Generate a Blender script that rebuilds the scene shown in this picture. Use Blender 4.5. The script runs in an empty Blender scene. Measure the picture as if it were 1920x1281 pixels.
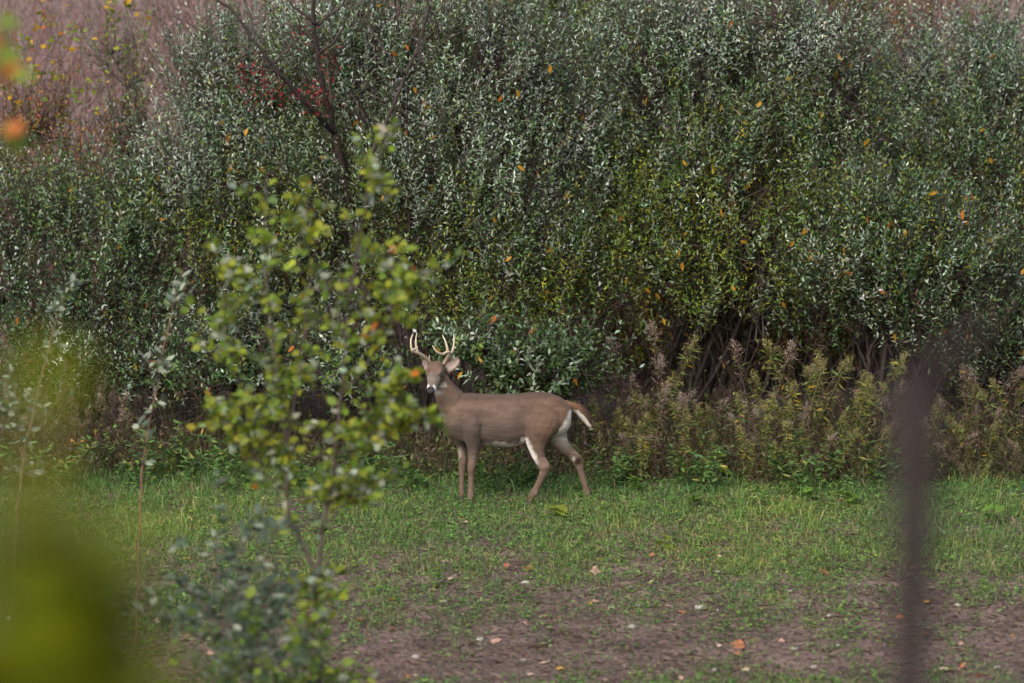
import bpy, bmesh, math
import numpy as np
from mathutils import Vector, Matrix

# ------------------------------------------------------------------ camera, sky, sun, exposure
S = bpy.context.scene
COL = S.collection
CAM_H, PITCH, FPX = 7.0, math.radians(8.0), 8727.0        # focal length in photo pixels (1920 wide)
cam_d = bpy.data.cameras.new('camera'); cam = bpy.data.objects.new('camera', cam_d); COL.objects.link(cam)
cam.location = (0, 0, CAM_H); cam.rotation_euler = (math.pi/2 - PITCH, 0, 0)
cam_d.sensor_width = 36; cam_d.lens = FPX/1920*36
cam_d.clip_start = .1; cam_d.clip_end = 2000
cam_d.dof.use_dof = True; cam_d.dof.focus_distance = 40.45; cam_d.dof.aperture_fstop = 1.7
cam_d.dof.aperture_blades = 0
S.camera = cam

SUN_EL, SUN_ROT = math.radians(40), math.radians(205)
world = bpy.data.worlds.new('World'); S.world = world; world.use_nodes = True
nt = world.node_tree; nt.nodes.clear()
wo = nt.nodes.new('ShaderNodeOutputWorld'); bg = nt.nodes.new('ShaderNodeBackground'); sky = nt.nodes.new('ShaderNodeTexSky')
sky.sky_type = 'NISHITA'; sky.sun_disc = False; sky.sun_elevation = SUN_EL; sky.sun_rotation = SUN_ROT
sky.air_density = 1.0; sky.dust_density = 7.0; sky.ozone_density = 1.0
bg.inputs[1].default_value = 0.10
nt.links.new(sky.outputs[0], bg.inputs[0]); nt.links.new(bg.outputs[0], wo.inputs[0])
sun_d = bpy.data.lights.new('sun', 'SUN'); sun_d.energy = 1.1; sun_d.angle = math.radians(60); sun_d.color = (1, .94, .84)
sun = bpy.data.objects.new('sun', sun_d); COL.objects.link(sun)
sd = Vector((math.sin(SUN_ROT)*math.cos(SUN_EL), math.cos(SUN_ROT)*math.cos(SUN_EL), math.sin(SUN_EL)))
sun.rotation_euler = sd.to_track_quat('Z', 'Y').to_euler(); sun.location = (0, 0, 30)
S.view_settings.view_transform = 'Standard'; S.view_settings.look = 'None'; S.view_settings.gamma = 1
S.view_settings.exposure = 1.02
S.view_settings.use_curve_mapping = False
S.render.engine = 'CYCLES'
S.cycles.use_denoising = True; S.cycles.max_bounces = 5; S.cycles.diffuse_bounces = 2; S.cycles.glossy_bounces = 2
S.cycles.transmission_bounces = 2; S.cycles.caustics_reflective = False; S.cycles.caustics_refractive = False
S.cycles.use_adaptive_sampling = False

# ------------------------------------------------------------------ helpers
rng = np.random.default_rng(7)
cp, sp = math.cos(PITCH), math.sin(PITCH)
def ray(px, py):
    """direction through a photo pixel, scaled so that its depth along world Y is 1"""
    a, b = (px-960)/FPX, -(py-640.5)/FPX
    x, y, z = a, cp + b*sp, -sp + b*cp
    return np.stack([x/y, np.ones_like(x/y), z/y], -1) if isinstance(x/y, np.ndarray) else np.array([x/y, 1., z/y])
def P(px, py, Y):
    d = ray(px, py); p = d*(Y[..., None] if isinstance(Y, np.ndarray) else Y)
    p[..., 2] += CAM_H
    return p
def gbase(Y):
    """terrain profile: hillside under the viewer, level meadow, hill rising behind the shrubs"""
    return np.interp(Y, [-400, 0, 2, 31, 32.5, 44, 48, 60, 160, 700], [6, 5.3, 5.2, .13, 0, 0, .25, 1.9, 13, 60])
_k = rng.normal(0, 1, (14, 2))*np.linspace(.6, 4.0, 14)[:, None]; _ph = rng.uniform(0, 6.28, 14)
def und(X, Y):
    X = np.asarray(X, float); Y = np.asarray(Y, float); s = 0
    for (a, b), p, i in zip(_k, _ph, range(14)): s = s + np.sin(a*X + b*Y + p)/(1.5 + i)
    return s
def gz(X, Y): return gbase(np.asarray(Y, float)) + .011*und(X, Y)
_k2 = rng.normal(0, 1, (30, 2))*np.linspace(.9, 9, 30)[:, None]; _p2 = rng.uniform(0, 6.28, 30)
def patch(X, Y):
    s = 0
    for (a, b), p, i in zip(_k2, _p2, range(30)): s = s + np.sin(a*X + b*Y*.6 + p)/(2.2 + .22*i)
    return s/2.2
def ground_hit(px, py):
    d = ray(px, py); Y = CAM_H/-d[2]
    return np.array([d[0]*Y, Y, gz(d[0]*Y, Y)])

def unit(v): return v/np.maximum(np.linalg.norm(v, axis=-1, keepdims=True), 1e-9)

class Acc:
    """collects vertices, polygons of 3 or 4 corners and a colour for each vertex"""
    def __init__(s): s.v = []; s.f3 = []; s.f4 = []; s.c = []; s.n = 0
    def add(s, v, f3=None, f4=None, c=(.5, .5, .5)):
        v = np.asarray(v, float).reshape(-1, 3); c = np.asarray(c, float)
        if c.ndim == 1: c = np.tile(c, (len(v), 1))
        if f3 is not None and len(f3): s.f3.append(np.asarray(f3) + s.n)
        if f4 is not None and len(f4): s.f4.append(np.asarray(f4) + s.n)
        s.v.append(v); s.c.append(c); s.n += len(v)
    def mesh(s, name, origin=None):
        me = bpy.data.meshes.new(name)
        v = np.concatenate(s.v); c = np.concatenate(s.c)
        if origin is not None: v = v - np.asarray(origin)
        f3 = np.concatenate(s.f3) if s.f3 else np.zeros((0, 3), int)
        f4 = np.concatenate(s.f4) if s.f4 else np.zeros((0, 4), int)
        loops = np.concatenate([f3.ravel(), f4.ravel()]).astype(np.int32)
        starts = np.concatenate([np.arange(len(f3))*3, len(f3)*3 + np.arange(len(f4))*4]).astype(np.int32)
        me.vertices.add(len(v)); me.vertices.foreach_set('co', v.astype(np.float32).ravel())
        me.loops.add(len(loops)); me.loops.foreach_set('vertex_index', loops)
        me.polygons.add(len(starts)); me.polygons.foreach_set('loop_start', starts)
        a = me.color_attributes.new('Col', 'FLOAT_COLOR', 'POINT')
        a.data.foreach_set('color', np.concatenate([c, np.ones((len(c), 1))], 1).astype(np.float32).ravel())
        me.update(calc_edges=True); me.validate()
        return me

def smooth(me): me.polygons.foreach_set('use_smooth', np.ones(len(me.polygons), bool))
def mesh_obj(name, me, mat, parent=None, stuff=False):
    if mat and not me.materials: me.materials.append(mat)
    o = bpy.data.objects.new(name, me); COL.objects.link(o)
    if parent: o.parent = parent
    if stuff: o['kind'] = 'stuff'
    return o
def thing(name, loc, label, cat, group=None):
    o = bpy.data.objects.new(name, None); COL.objects.link(o); o.location = loc; o.empty_display_size = .1
    return tag(o, label, cat, group)
def tag(o, label, cat, group=None):
    o['label'] = label; o['category'] = cat
    if group: o['group'] = group
    return o

def tube(acc, pts, rad, sides=5, col=(.1, .08, .07), caps=True):
    pts = np.asarray(pts, float); n = len(pts); rad = np.broadcast_to(np.asarray(rad, float), (n,))
    t = np.gradient(pts, axis=0); t = unit(t)
    ref = np.array([0, 1., 0]) if abs(t[0][1]) < .8 else np.array([1., 0, 0])
    a = unit(np.cross(t, ref)); b = np.cross(t, a)
    ang = np.arange(sides)/sides*2*math.pi
    ring = a[:, None]*np.cos(ang)[None, :, None] + b[:, None]*np.sin(ang)[None, :, None]
    v = (pts[:, None] + ring*rad[:, None, None]).reshape(-1, 3)
    i = np.arange(n-1)[:, None]*sides; j = np.arange(sides)[None]; k = (j+1) % sides
    f4 = np.stack([i+j, i+k, i+sides+k, i+sides+j], -1).reshape(-1, 4)
    f3 = []
    if caps:
        v = np.concatenate([v, pts[:1], pts[-1:]]); m = n*sides
        f3 = [[(q+1) % sides, q, m] for q in range(sides)] + [[(n-1)*sides+q, (n-1)*sides+(q+1) % sides, m+1] for q in range(sides)]
    acc.add(v, f3, f4, col)

def twigs(acc, A, B, r0, r1, col, bend=.12):
    """many thin three-sided twigs from A to B (N x 3), slightly bent in the middle"""
    N = len(A); M = (A+B)/2 + rng.normal(0, bend/2, (N, 3))*np.linalg.norm(B-A, axis=1, keepdims=True)
    t = unit(B-A); a = unit(np.cross(t, np.where(np.abs(t[:, 2:]) < .9, [[0, 0, 1.]], [[1., 0, 0]]))); b = np.cross(t, a)
    vs = []
    for q, r in ((A, r0), (M, (r0+r1)/2), (B, r1)):
        r = np.broadcast_to(np.asarray(r, float), (N,))[:, None]
        for k in range(3): vs.append(q + (a*math.cos(k*2.094) + b*math.sin(k*2.094))*r)
    v = np.stack(vs, 1).reshape(-1, 3); base = np.arange(N)[:, None]*9; f = []
    for s in range(2):
        for k in range(3):
            f.append(base + np.array([[s*3+k, s*3+(k+1) % 3, s*3+3+(k+1) % 3, s*3+3+k]]))
    col = np.asarray(col, float)
    c = np.repeat(col, 9, 0) if col.ndim == 2 else col
    acc.add(v, None, np.concatenate(f), c)

def leaves(acc, pos, d, nrm, L, W, col, fold=.18, six=False):
    """leaf blades: a pointed oval folded along its midrib"""
    N = len(pos); d = unit(d); s = unit(np.cross(d, nrm)); n = np.cross(s, d)
    L = np.broadcast_to(np.asarray(L, float), (N,))[:, None]; W = np.broadcast_to(np.asarray(W, float), (N,))[:, None]
    curl = rng.uniform(-.25, .1, (N, 1))
    tip = pos + d*L + n*L*curl
    if not six:
        l = pos + d*L*.46 + s*W*.5 + n*W*fold; r = pos + d*L*.46 - s*W*.5 + n*W*fold
        v = np.stack([pos, r, tip, l], 1).reshape(-1, 3); b = np.arange(N)[:, None]*4
        f = np.concatenate([b+[[0, 1, 2]], b+[[0, 2, 3]]]); per = 4
        acc.add(v, f, None, np.repeat(col, per, 0))
    else:
        m = pos + d*L*.5 + n*L*curl*.1
        l1 = pos + d*L*.26 + s*W*.42 + n*W*fold; r1 = pos + d*L*.26 - s*W*.42 + n*W*fold
        l2 = pos + d*L*.62 + s*W*.46 + n*W*fold*.8 + n*L*curl*.3; r2 = pos + d*L*.62 - s*W*.46 + n*W*fold*.8 + n*L*curl*.3
        v = np.stack([pos, r1, r2, tip, l2, l1, m], 1).reshape(-1, 3); b = np.arange(N)[:, None]*7
        f4 = np.concatenate([b+[[0, 1, 2, 6]], b+[[6, 2, 3, 4]], b+[[0, 6, 4, 5]]])
        acc.add(v, None, f4, np.repeat(col, 7, 0))

def pick(pal, N, jit=.18):
    """palette [(weight, rgb)] -> N colours with a little variation"""
    w = np.array([p[0] for p in pal], float); c = np.array([p[1] for p in pal], float)
    i = rng.choice(len(pal), N, p=w/w.sum())
    return np.clip(c[i]*np.exp(rng.normal(0, jit, (N, 1)))*np.exp(rng.normal(0, .06, (N, 3))), .004, .8)

# ------------------------------------------------------------------ materials
def mat(name, rough=.7, spec=.3, bump=0, bscale=60, var=0, vscale=8, sheen=0, transl=0, col=None, sub=0, stretch=None):
    m = bpy.data.materials.new(name); m.use_nodes = True; N = m.node_tree.nodes; Lk = m.node_tree.links
    p = N['Principled BSDF']; p.inputs['Roughness'].default_value = rough; p.inputs['Specular IOR Level'].default_value = spec
    if col is None:
        a = N.new('ShaderNodeAttribute'); a.attribute_name = 'Col'; c = a.outputs['Color']
    else:
        a = N.new('ShaderNodeRGB'); a.outputs[0].default_value = (*col, 1); c = a.outputs[0]
    tc = N.new('ShaderNodeTexCoord')
    src = tc.outputs['Object']
    if stretch:
        mp = N.new('ShaderNodeMapping'); mp.inputs['Scale'].default_value = stretch; Lk.new(src, mp.inputs[0]); src = mp.outputs[0]
    if var:
        n = N.new('ShaderNodeTexNoise'); n.inputs['Scale'].default_value = vscale; n.inputs['Detail'].default_value = 5
        Lk.new(src, n.inputs['Vector'])
        r = N.new('ShaderNodeMapRange'); r.inputs[1].default_value = .3; r.inputs[2].default_value = .7
        r.inputs[3].default_value = 1-var; r.inputs[4].default_value = 1+var; Lk.new(n.outputs[0], r.inputs[0])
        mx = N.new('ShaderNodeVectorMath'); mx.operation = 'SCALE'; Lk.new(c, mx.inputs[0]); Lk.new(r.outputs[0], mx.inputs['Scale']); c = mx.outputs[0]
    Lk.new(c, p.inputs['Base Color'])
    if sheen: p.inputs['Sheen Weight'].default_value = sheen; p.inputs['Sheen Roughness'].default_value = .5
    if bump:
        n2 = N.new('ShaderNodeTexNoise'); n2.inputs['Scale'].default_value = bscale; n2.inputs['Detail'].default_value = 6; Lk.new(src, n2.inputs['Vector'])
        b = N.new('ShaderNodeBump'); b.inputs['Strength'].default_value = bump; b.inputs['Distance'].default_value = .01
        Lk.new(n2.outputs[0], b.inputs['Height']); Lk.new(b.outputs[0], p.inputs['Normal'])
    if transl:
        t = N.new('ShaderNodeBsdfTranslucent'); Lk.new(c, t.inputs[0]); ms = N.new('ShaderNodeMixShader'); ms.inputs[0].default_value = transl
        Lk.new(p.outputs[0], ms.inputs[1]); Lk.new(t.outputs[0], ms.inputs[2]); Lk.new(ms.outputs[0], N['Material Output'].inputs[0])
    return m
M_leaf = mat('leaf', .48, .30, transl=.26)
M_sap = mat('sapling_leaf', .5, .3, transl=.45)
M_bark = mat('bark', .85, .2, bump=.6, bscale=40, var=.35, vscale=25)
M_grass = mat('grass', .55, .18, transl=.28)
M_dry = mat('dry_stems', .8, .15)
M_fluff = mat('seed_fluff', .95, .05, transl=.2)
M_fur = mat('fur', .9, .12, bump=.4, bscale=60, var=.24, vscale=10, sheen=.06, stretch=(.5, 1, 1.6))
M_antler = mat('antler', .45, .4, bump=.25, bscale=50, var=.12, vscale=30)
M_eye = mat('eye', .08, .6, col=(.012, .008, .007))
M_nose = mat('nose', .45, .3, bump=.5, bscale=220, col=(.010, .010, .012))
M_hoof = mat('hoof', .5, .3, col=(.03, .024, .02))
M_stone = mat('stone', .85, .2, bump=.5, bscale=60, var=.15, vscale=30)
M_litter = mat('fallen_leaf', .7, .25, var=.25, vscale=40, transl=.1)

# ------------------------------------------------------------------ ground
def soil_material():
    m = bpy.data.materials.new('soil'); m.use_nodes = True; N = m.node_tree.nodes; Lk = m.node_tree.links; p = N['Principled BSDF']
    p.inputs['Roughness'].default_value = .95; p.inputs['Specular IOR Level'].default_value = .1
    tc = N.new('ShaderNodeTexCoord')
    def noise(s, d=6):
        n = N.new('ShaderNodeTexNoise'); n.inputs['Scale'].default_value = s; n.inputs['Detail'].default_value = d; Lk.new(tc.outputs['Object'], n.inputs['Vector']); return n
    n1 = noise(1.7); r1 = N.new('ShaderNodeValToRGB'); r1.color_ramp.elements[0].position = .32; r1.color_ramp.elements[1].position = .7
    r1.color_ramp.elements[0].color = (.09, .068, .065, 1); r1.color_ramp.elements[1].color = (.22, .168, .158, 1)
    Lk.new(n1.outputs[0], r1.inputs[0])
    n2 = noise(28); r2 = N.new('ShaderNodeValToRGB'); r2.color_ramp.elements[0].position = .35; r2.color_ramp.elements[1].position = .68
    r2.color_ramp.elements[0].color = (.45, .45, .45, 1); r2.color_ramp.elements[1].color = (1.25, 1.2, 1.15, 1); Lk.new(n2.outputs[0], r2.inputs[0])
    mx = N.new('ShaderNodeMixRGB'); mx.blend_type = 'MULTIPLY'; mx.inputs[0].default_value = 1; Lk.new(r1.outputs[0], mx.inputs[1]); Lk.new(r2.outputs[0], mx.inputs[2])
    Lk.new(mx.outputs[0], p.inputs['Base Color'])
    n3 = noise(16, 9); b = N.new('ShaderNodeBump'); b.inputs['Strength'].default_value = 1; b.inputs['Distance'].default_value = .05
    Lk.new(n3.outputs[0], b.inputs['Height']); Lk.new(b.outputs[0], p.inputs['Normal'])
    return m
M_soil = soil_material()
def axis(lo, a, b, hi, st):
    f = np.arange(a, b+1e-6, st)
    l = a - np.geomspace(st, a-lo, 22)[::-1]; h = b + np.geomspace(st, hi-b, 22)
    return np.concatenate([l, f, h])
gx = axis(-450, -7, 7, 450, .07); gy = axis(-300, 30, 44, 650, .07)
GX, GY = np.meshgrid(gx, gy)
fine = ((np.abs(GX) < 7) & (GY > 30) & (GY < 44))
GZ = gz(GX, GY) + np.where(fine, rng.normal(0, .010, GX.shape) + .012*np.clip(patch(GX*4, GY*4), -1, 1.5), 0)
a = Acc(); nx, ny = len(gx), len(gy)
i = (np.arange(ny-1)[:, None]*nx + np.arange(nx-1)[None]).ravel()
a.add(np.stack([GX, GY, GZ], -1).reshape(-1, 3), None, np.stack([i, i+1, i+1+nx, i+nx], -1))
me = a.mesh('ground'); smooth(me)
ground = mesh_obj('ground', me, M_soil); ground['kind'] = 'structure'
tag(ground, 'bare brown soil and hillside under the grass and shrubs', 'ground')

# ------------------------------------------------------------------ the deer
CR = 3.5575
def D(u, v, Y): return P(740 + u/CR, 600 + v/CR, Y)
Y0 = 39.93
MPX = Y0/FPX/CR          # metres for one unit of the deer study grid
def ring_loft(bm, secs, n=22):
    """secs: (centre, half-axis A, half-axis B, power)"""
    rings = []
    for c, A, B, e in secs:
        rg = []
        for k in range(n):
            t = k/n*2*math.pi; ct, st = math.cos(t), math.sin(t)
            x = math.copysign(abs(ct)**(2/e), ct); y = math.copysign(abs(st)**(2/e), st)
            rg.append(bm.verts.new(Vector(c) + Vector(A)*x + Vector(B)*y))
        rings.append(rg)
    for r, s in zip(rings, rings[1:]):
        for k in range(n): bm.faces.new((r[k], r[(k+1) % n], s[(k+1) % n], s[k]))
    bm.faces.new(rings[0][::-1]); bm.faces.new(rings[-1])
def limb(bm, pts, n=16):
    """pts: (u, v, Y, r in-picture in grid units, r in depth in metres)"""
    C = [np.array(D(u, v, y)) for u, v, y, _, _ in pts]; C = np.array(C); T = unit(np.gradient(C, axis=0)); secs = []
    for c, t, (_, _, _, r, ry) in zip(C, T, pts):
        t = t.copy(); B = np.array([0, 1., 0]); B = B - t*B.dot(t); B = B/np.linalg.norm(B); A = np.cross(B, t)
        secs.append((c, A*r*MPX, B*ry, 2))
    ring_loft(bm, secs, n)
def footY(u, v):
    return ground_hit(740+u/CR, 600+v/CR)[1]
def catmull(pts, k=6):
    p = np.array(pts, float); p = np.concatenate([2*p[:1]-p[1:2], p, 2*p[-1:]-p[-2:-1]]); out = []
    for i in range(1, len(p)-2):
        for t in np.arange(k)/k:
            out.append(.5*(2*p[i] + (p[i+1]-p[i-1])*t + (2*p[i-1]-5*p[i]+4*p[i+1]-p[i+2])*t*t + (3*p[i]-p[i-1]-3*p[i+1]+p[i+2])*t**3))
    out.append(p[-2]); return np.array(out)

def build_deer():
    nfY, ffY, nrY, frY = footY(502, 1216), footY(446, 1196), footY(884, 1236), footY(1292, 1188)
    bm = bmesh.new()
    # trunk: (u, top, bottom, half width)
    tr = catmull([(322, 640, 706, .05), (345, 590, 762, .10), (385, 520, 795, .135), (440, 489, 815, .160), (500, 484, 826, .178), (590, 489, 832, .178), (690, 492, 846, .205),
                  (780, 490, 850, .208), (865, 483, 828, .172), (950, 478, 800, .180), (1030, 485, 790, .18), (1095, 507, 775, .155), (1145, 541, 745, .12), (1176, 578, 700, .07)], 3)
    secs = []
    for u, t, b, w in tr:
        c = np.array(D(u, (t+b)/2, Y0)); secs.append((c, (0, w, 0), (0, 0, (b-t)/2*MPX), 2.15))
    ring_loft(bm, secs, 28)
    # neck
    limb(bm, catmull([(470, 640, Y0, 120, .13), (415, 590, Y0, 112, .12), (372, 530, Y0-.015, 97, .105), (335, 465, Y0-.035, 76, .09), (308, 405, Y0-.05, 58, .075), (292, 360, Y0-.06, 46, .06)], 3), 22)
    # front legs
    limb(bm, catmull([(505, 600, Y0-.10, 62, .05), (508, 690, Y0-.125, 82, .095), (515, 770, Y0-.12, 64, .08), (524, 840, Y0-.11, 45, .055), (523, 905, Y0-.105, 35, .044), (516, 960, nfY, 29, .036), (511, 995, nfY, 27, .034),
              (510, 1035, nfY, 21, .024), (509, 1100, nfY, 19, .021), (508, 1145, nfY, 21, .024), (508, 1168, nfY, 23, .027), (506, 1190, nfY, 20, .024), (503, 1200, nfY, 19, .023)], 3))
    limb(bm, catmull([(450, 640, Y0+.10, 60, .05), (440, 730, Y0+.115, 75, .08), (445, 800, Y0+.12, 48, .06), (452, 870, Y0+.12, 33, .045), (455, 935, ffY, 28, .036), (453, 975, ffY, 28, .034),
              (449, 1030, ffY, 21, .024), (447, 1100, ffY, 18, .021), (448, 1140, ffY, 20, .024), (448, 1160, ffY, 21, .026), (447, 1178, ffY, 18, .022)], 3))
    # hind legs: haunch, knee against the belly, hock, shank
    limb(bm, catmull([(1020, 585, Y0-.10, 95, .08), (988, 670, Y0-.125, 122, .098), (958, 750, Y0-.135, 96, .085), (946, 810, Y0-.13, 74, .07), (950, 862, Y0-.14, 56, .055), (962, 908, Y0-.15, 45, .045), (979, 945, Y0-.16, 41, .038), (999, 978, nrY, 41, .034),
              (1000, 1003, nrY, 34, .032), (985, 1040, nrY, 27, .028), (963, 1085, nrY, 23, .024), (943, 1125, nrY, 23, .024), (927, 1157, nrY, 26, .028), (910, 1187, nrY, 23, .025), (896, 1212, nrY, 20, .023)], 3))
    limb(bm, catmull([(1060, 600, Y0+.09, 85, .07), (1068, 690, Y0+.115, 92, .08), (1080, 765, Y0+.13, 74, .07), (1107, 822, Y0+.14, 54, .055), (1145, 864, Y0+.15, 43, .045), (1186, 900, Y0+.155, 37, .037), (1216, 928, frY, 36, .034),
              (1229, 962, frY, 32, .031), (1242, 1010, frY, 24, .027), (1258, 1065, frY, 21, .023), (1272, 1112, frY, 21, .023), (1281, 1140, frY, 23, .026), (1289, 1165, frY, 21, .024), (1293, 1175, frY, 19, .022)], 3))
    # tail
    limb(bm, catmull([(1140, 560, Y0, 26, .04), (1180, 568, Y0, 24, .04), (1220, 588, Y0, 33, .045), (1256, 622, Y0, 37, .045), (1282, 660, Y0, 30, .035), (1297, 695, Y0, 17, .022), (1303, 717, Y0, 5, .008)], 3))
    # head, turned to the viewer
    yaw, pit = math.radians(10), math.radians(29)
    f = Vector((-math.sin(yaw)*math.cos(pit), -math.cos(yaw)*math.cos(pit), -math.sin(pit)))
    r = f.cross(Vector((0, 0, 1))).normalized(); up = r.cross(f).normalized()
    HO = Vector(D(276, 338, Y0-.10))
    hs = []
    for s, top, bot, w, e in [(-.085, .035, -.035, .035, 2), (-.06, .062, -.06, .058, 2.1), (-.02, .078, -.078, .073, 2.2), (.03, .083, -.085, .079, 2.3), (.07, .080, -.087, .0755, 2.3), (.105, .068, -.083, .065, 2.2), (.14, .054, -.074, .053, 2.2),
                              (.18, .040, -.064, .046, 2.2), (.22, .030, -.056, .043, 2.2), (.255, .024, -.050, .040, 2.3), (.28, .018, -.043, .038, 2.3), (.298, .008, -.034, .031, 2.2), (.308, -.004, -.024, .018, 2)]:
        hs.append((HO + f*s + up*(top+bot)/2, r*w, up*(top-bot)/2, e))
    ring_loft(bm, hs, 24)
    # brow ridges over the eyes
    for sgn in (-1, 1):
        c = HO + f*.078 + up*.056 + r*sgn*.052
        ring_loft(bm, [(c - f*.04, r*.006, up*.006, 2), (c - f*.025, r*.018, up*.017, 2), (c, r*.023, up*.02, 2), (c + f*.03, r*.016, up*.014, 2), (c + f*.045, r*.005, up*.005, 2)], 12)
    # ears: cupped blades
    def ear(base, tip, side, width, face, curl):
        base, tip, side, face = Vector(base), Vector(tip), Vector(side).normalized(), Vector(face).normalized(); ax = tip-base; L = ax.length
        n = 9; m = 7; fr = []; bk = []
        for i in range(n):
            t = i/(n-1); w = width*(math.sin(math.pi*min(1, .16+.84*t))**.75)*(1 - .25*t) + .003
            if i == n-1: w = .004
            a_, b_ = [], []
            for j in range(m):
                q = j/(m-1)*2-1
                p = base + ax*t + side*q*w + face*(curl*w*(q*q) - .022*math.sin(math.pi*t*.9))
                th = .0075
                a_.append(bm.verts.new(p + face*th)); b_.append(bm.verts.new(p - face*th))
            fr.append(a_); bk.append(b_)
        for i in range(n-1):
            for j in range(m-1):
                bm.faces.new((fr[i][j], fr[i][j+1], fr[i+1][j+1], fr[i+1][j])); bm.faces.new((bk[i][j+1], bk[i][j], bk[i+1][j], bk[i+1][j+1]))
            bm.faces.new((bk[i][0], fr[i][0], fr[i+1][0], bk[i+1][0])); bm.faces.new((fr[i][-1], bk[i][-1], bk[i+1][-1], fr[i+1][-1]))
        for j in range(m-1):
            bm.faces.new((fr[0][j+1], fr[0][j], bk[0][j], bk[0][j+1])); bm.faces.new((fr[-1][j], fr[-1][j+1], bk[-1][j+1], bk[-1][j]))
    YH = Y0-.10
    e1b, e1t = D(338, 335, YH+.03), D(434, 254, YH+.03)
    ear(e1b, e1t, (-.64, .12, .77), .056, (.15, -1, .12), .45)
    e2b, e2t = D(224, 334, YH+.01), D(184, 256, YH-.01)
    ear(e2b, e2t, (.80, .5, .35), .038, (-.5, -.86, -.1), .4)
    bmesh.ops.recalc_face_normals(bm, faces=bm.faces)
    me = bpy.data.meshes.new('deer_raw'); bm.to_mesh(me); bm.free()
    o = bpy.data.objects.new('deer_raw', me); COL.objects.link(o)
    md = o.modifiers.new('r', 'REMESH'); md.mode = 'VOXEL'; md.voxel_size = .0065
    ms = o.modifiers.new('s', 'SMOOTH'); ms.factor = .5; ms.iterations = 3
    me2 = bpy.data.meshes.new_from_object(o.evaluated_get(bpy.context.evaluated_depsgraph_get()))
    bpy.data.objects.remove(o)
    # coat colours on the finished surface
    nv = len(me2.vertices); co = np.zeros(nv*3, np.float32); me2.vertices.foreach_get('co', co); co = co.reshape(-1, 3).astype(float)
    no = np.zeros(nv*3, np.float32); me2.vertices.foreach_get('normal', no); no = no.reshape(-1, 3).astype(float)
    rel = co - [0, 0, CAM_H]; dep = rel[:, 1]*cp - rel[:, 2]*sp
    px = 960 + FPX*rel[:, 0]/dep; py = 640.5 - FPX*(rel[:, 1]*sp + rel[:, 2]*cp)/dep
    u = (px-740)*CR; v = (py-600)*CR; yy = co[:, 1]-Y0
    nz = np.sin(u*.11+v*.05)*.5 + np.sin(u*.043-v*.09+1)*.7 + np.sin(v*.17+u*.02)*.4
    def sst(x, a, b): t = np.clip((x-a)/(b-a), 0, 1); return t*t*(3-2*t)
    C = np.zeros((nv, 3))
    def lay(col, w):
        C[:] = C*(1-w[:, None]) + np.array(col)*w[:, None]
    brown, greyb, tan, dark, white = (.146, .102, .083), (.120, .093, .082), (.165, .117, .093), (.075, .05, .04), (.74, .72, .70)
    lay(brown, np.ones(nv))
    lay(greyb, sst(v, 560, 720)*sst(u, 300, 420)*(1-sst(u, 800, 950)))
    lay((.185, .118, .08), sst(u, 880, 1020)*(1-sst(v, 760, 860))*.6)
    lay((.092, .066, .055), (1-sst(v + nz*6, 480, 560))*sst(u, 400, 480)*.75)
    lay((.175, .128, .108), np.exp(-((v-640+nz*10)/60)**2)*sst(u, 560, 640)*(1-sst(u, 820, 900))*.5)
    lay((.095, .078, .072), np.exp(-((v-745+nz*8)/45)**2 - ((u-470)/70)**2)*.6)
    lay(tan, sst(v + nz*8, 900, 985))
    lay((.20, .15, .115), (1-sst(u, 380, 470))*sst(v, 330, 380)*(1-sst(v, 640, 740))*.6)
    body = (u > 560) & (u < 900)
    lay(white, sst(v + nz*7, 806, 834)*(body & (v < 880))*sst(u, 560, 590)*(1-sst(u + nz*4, 850, 875)))
    # inner and front edge of the near thigh
    ln = u - np.interp(v, [780, 860, 940, 990], [868, 905, 942, 962])
    lay(white, (1-sst(ln + nz*5, -2, 30))*sst(v, 775, 795)*(1-sst(v, 925, 985))*(u > 840)*(u < 1000)*(yy < .02))
    # rump, behind the thigh, and the far leg's inside
    rb = u - np.interp(v, [575, 610, 660, 700, 740, 800, 830], [1178, 1163, 1140, 1115, 1085, 1032, 1010])
    lay(white, sst(rb + nz*5, -8, 18)*sst(v, 580, 605)*(1-sst(v, 815, 855))*(u < 1200)*(u > 1005))
    far = (yy > .03) & (u > 1020)
    l2 = (u-1040)*.62 - (v-800)*.78
    lay((.42, .36, .31), far*(1-sst(v + nz*4, 835, 905))*sst(v, 790, 810)*.75)
    lay((.022, .010, .008), np.exp(-((u-1222)/24)**4 - ((v-942)/24)**4)*(u > 1150)*.95)
    lay((.10, .06, .042), np.exp(-((u-1005)/20)**2 - ((v-870)/45)**2)*(yy < 0)*.5)
    lay(white, far*np.exp(-((u-1190)/14)**2 - ((v-925)/14)**2)*.6)
    lay((.34, .29, .25), np.exp(-((u-945)/12)**2 - ((v-1152)/14)**2)*(yy < 0))
    # tail: dark brown above, white fringe below
    tl = (u > 1175) & (v < 760); tv = v - np.interp(u, [1175, 1220, 1256, 1282, 1300], [586, 596, 622, 655, 690])
    lay((.15, .085, .055), tl.astype(float)); lay(dark, tl*sst(u, 1225, 1270)*.8); lay((.7, .68, .66), tl*sst(tv + nz*3, 0, 14))
    # forelegs' pale inner seam
    lay((.36, .31, .27), np.exp(-((u-432)/16)**2)*sst(v, 830, 860)*(1-sst(v, 930, 990))*(yy > 0)*.7)
    # brisket
    lay((.22, .18, .15), np.exp(-((u-410)/55)**2 - ((v-800)/18)**2)*.6)
    # face
    hl = co - np.array(HO); hs_ = hl@np.array(f); hu = hl@np.array(up); hr = hl@np.array(r)
    rho = np.sqrt(hl[:, 0]**2 + hl[:, 2]**2)
    hd = (hs_ > -.09) & (hs_ < .33) & (np.abs(hr) < .095) & (np.abs(hu) < .12)
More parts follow.
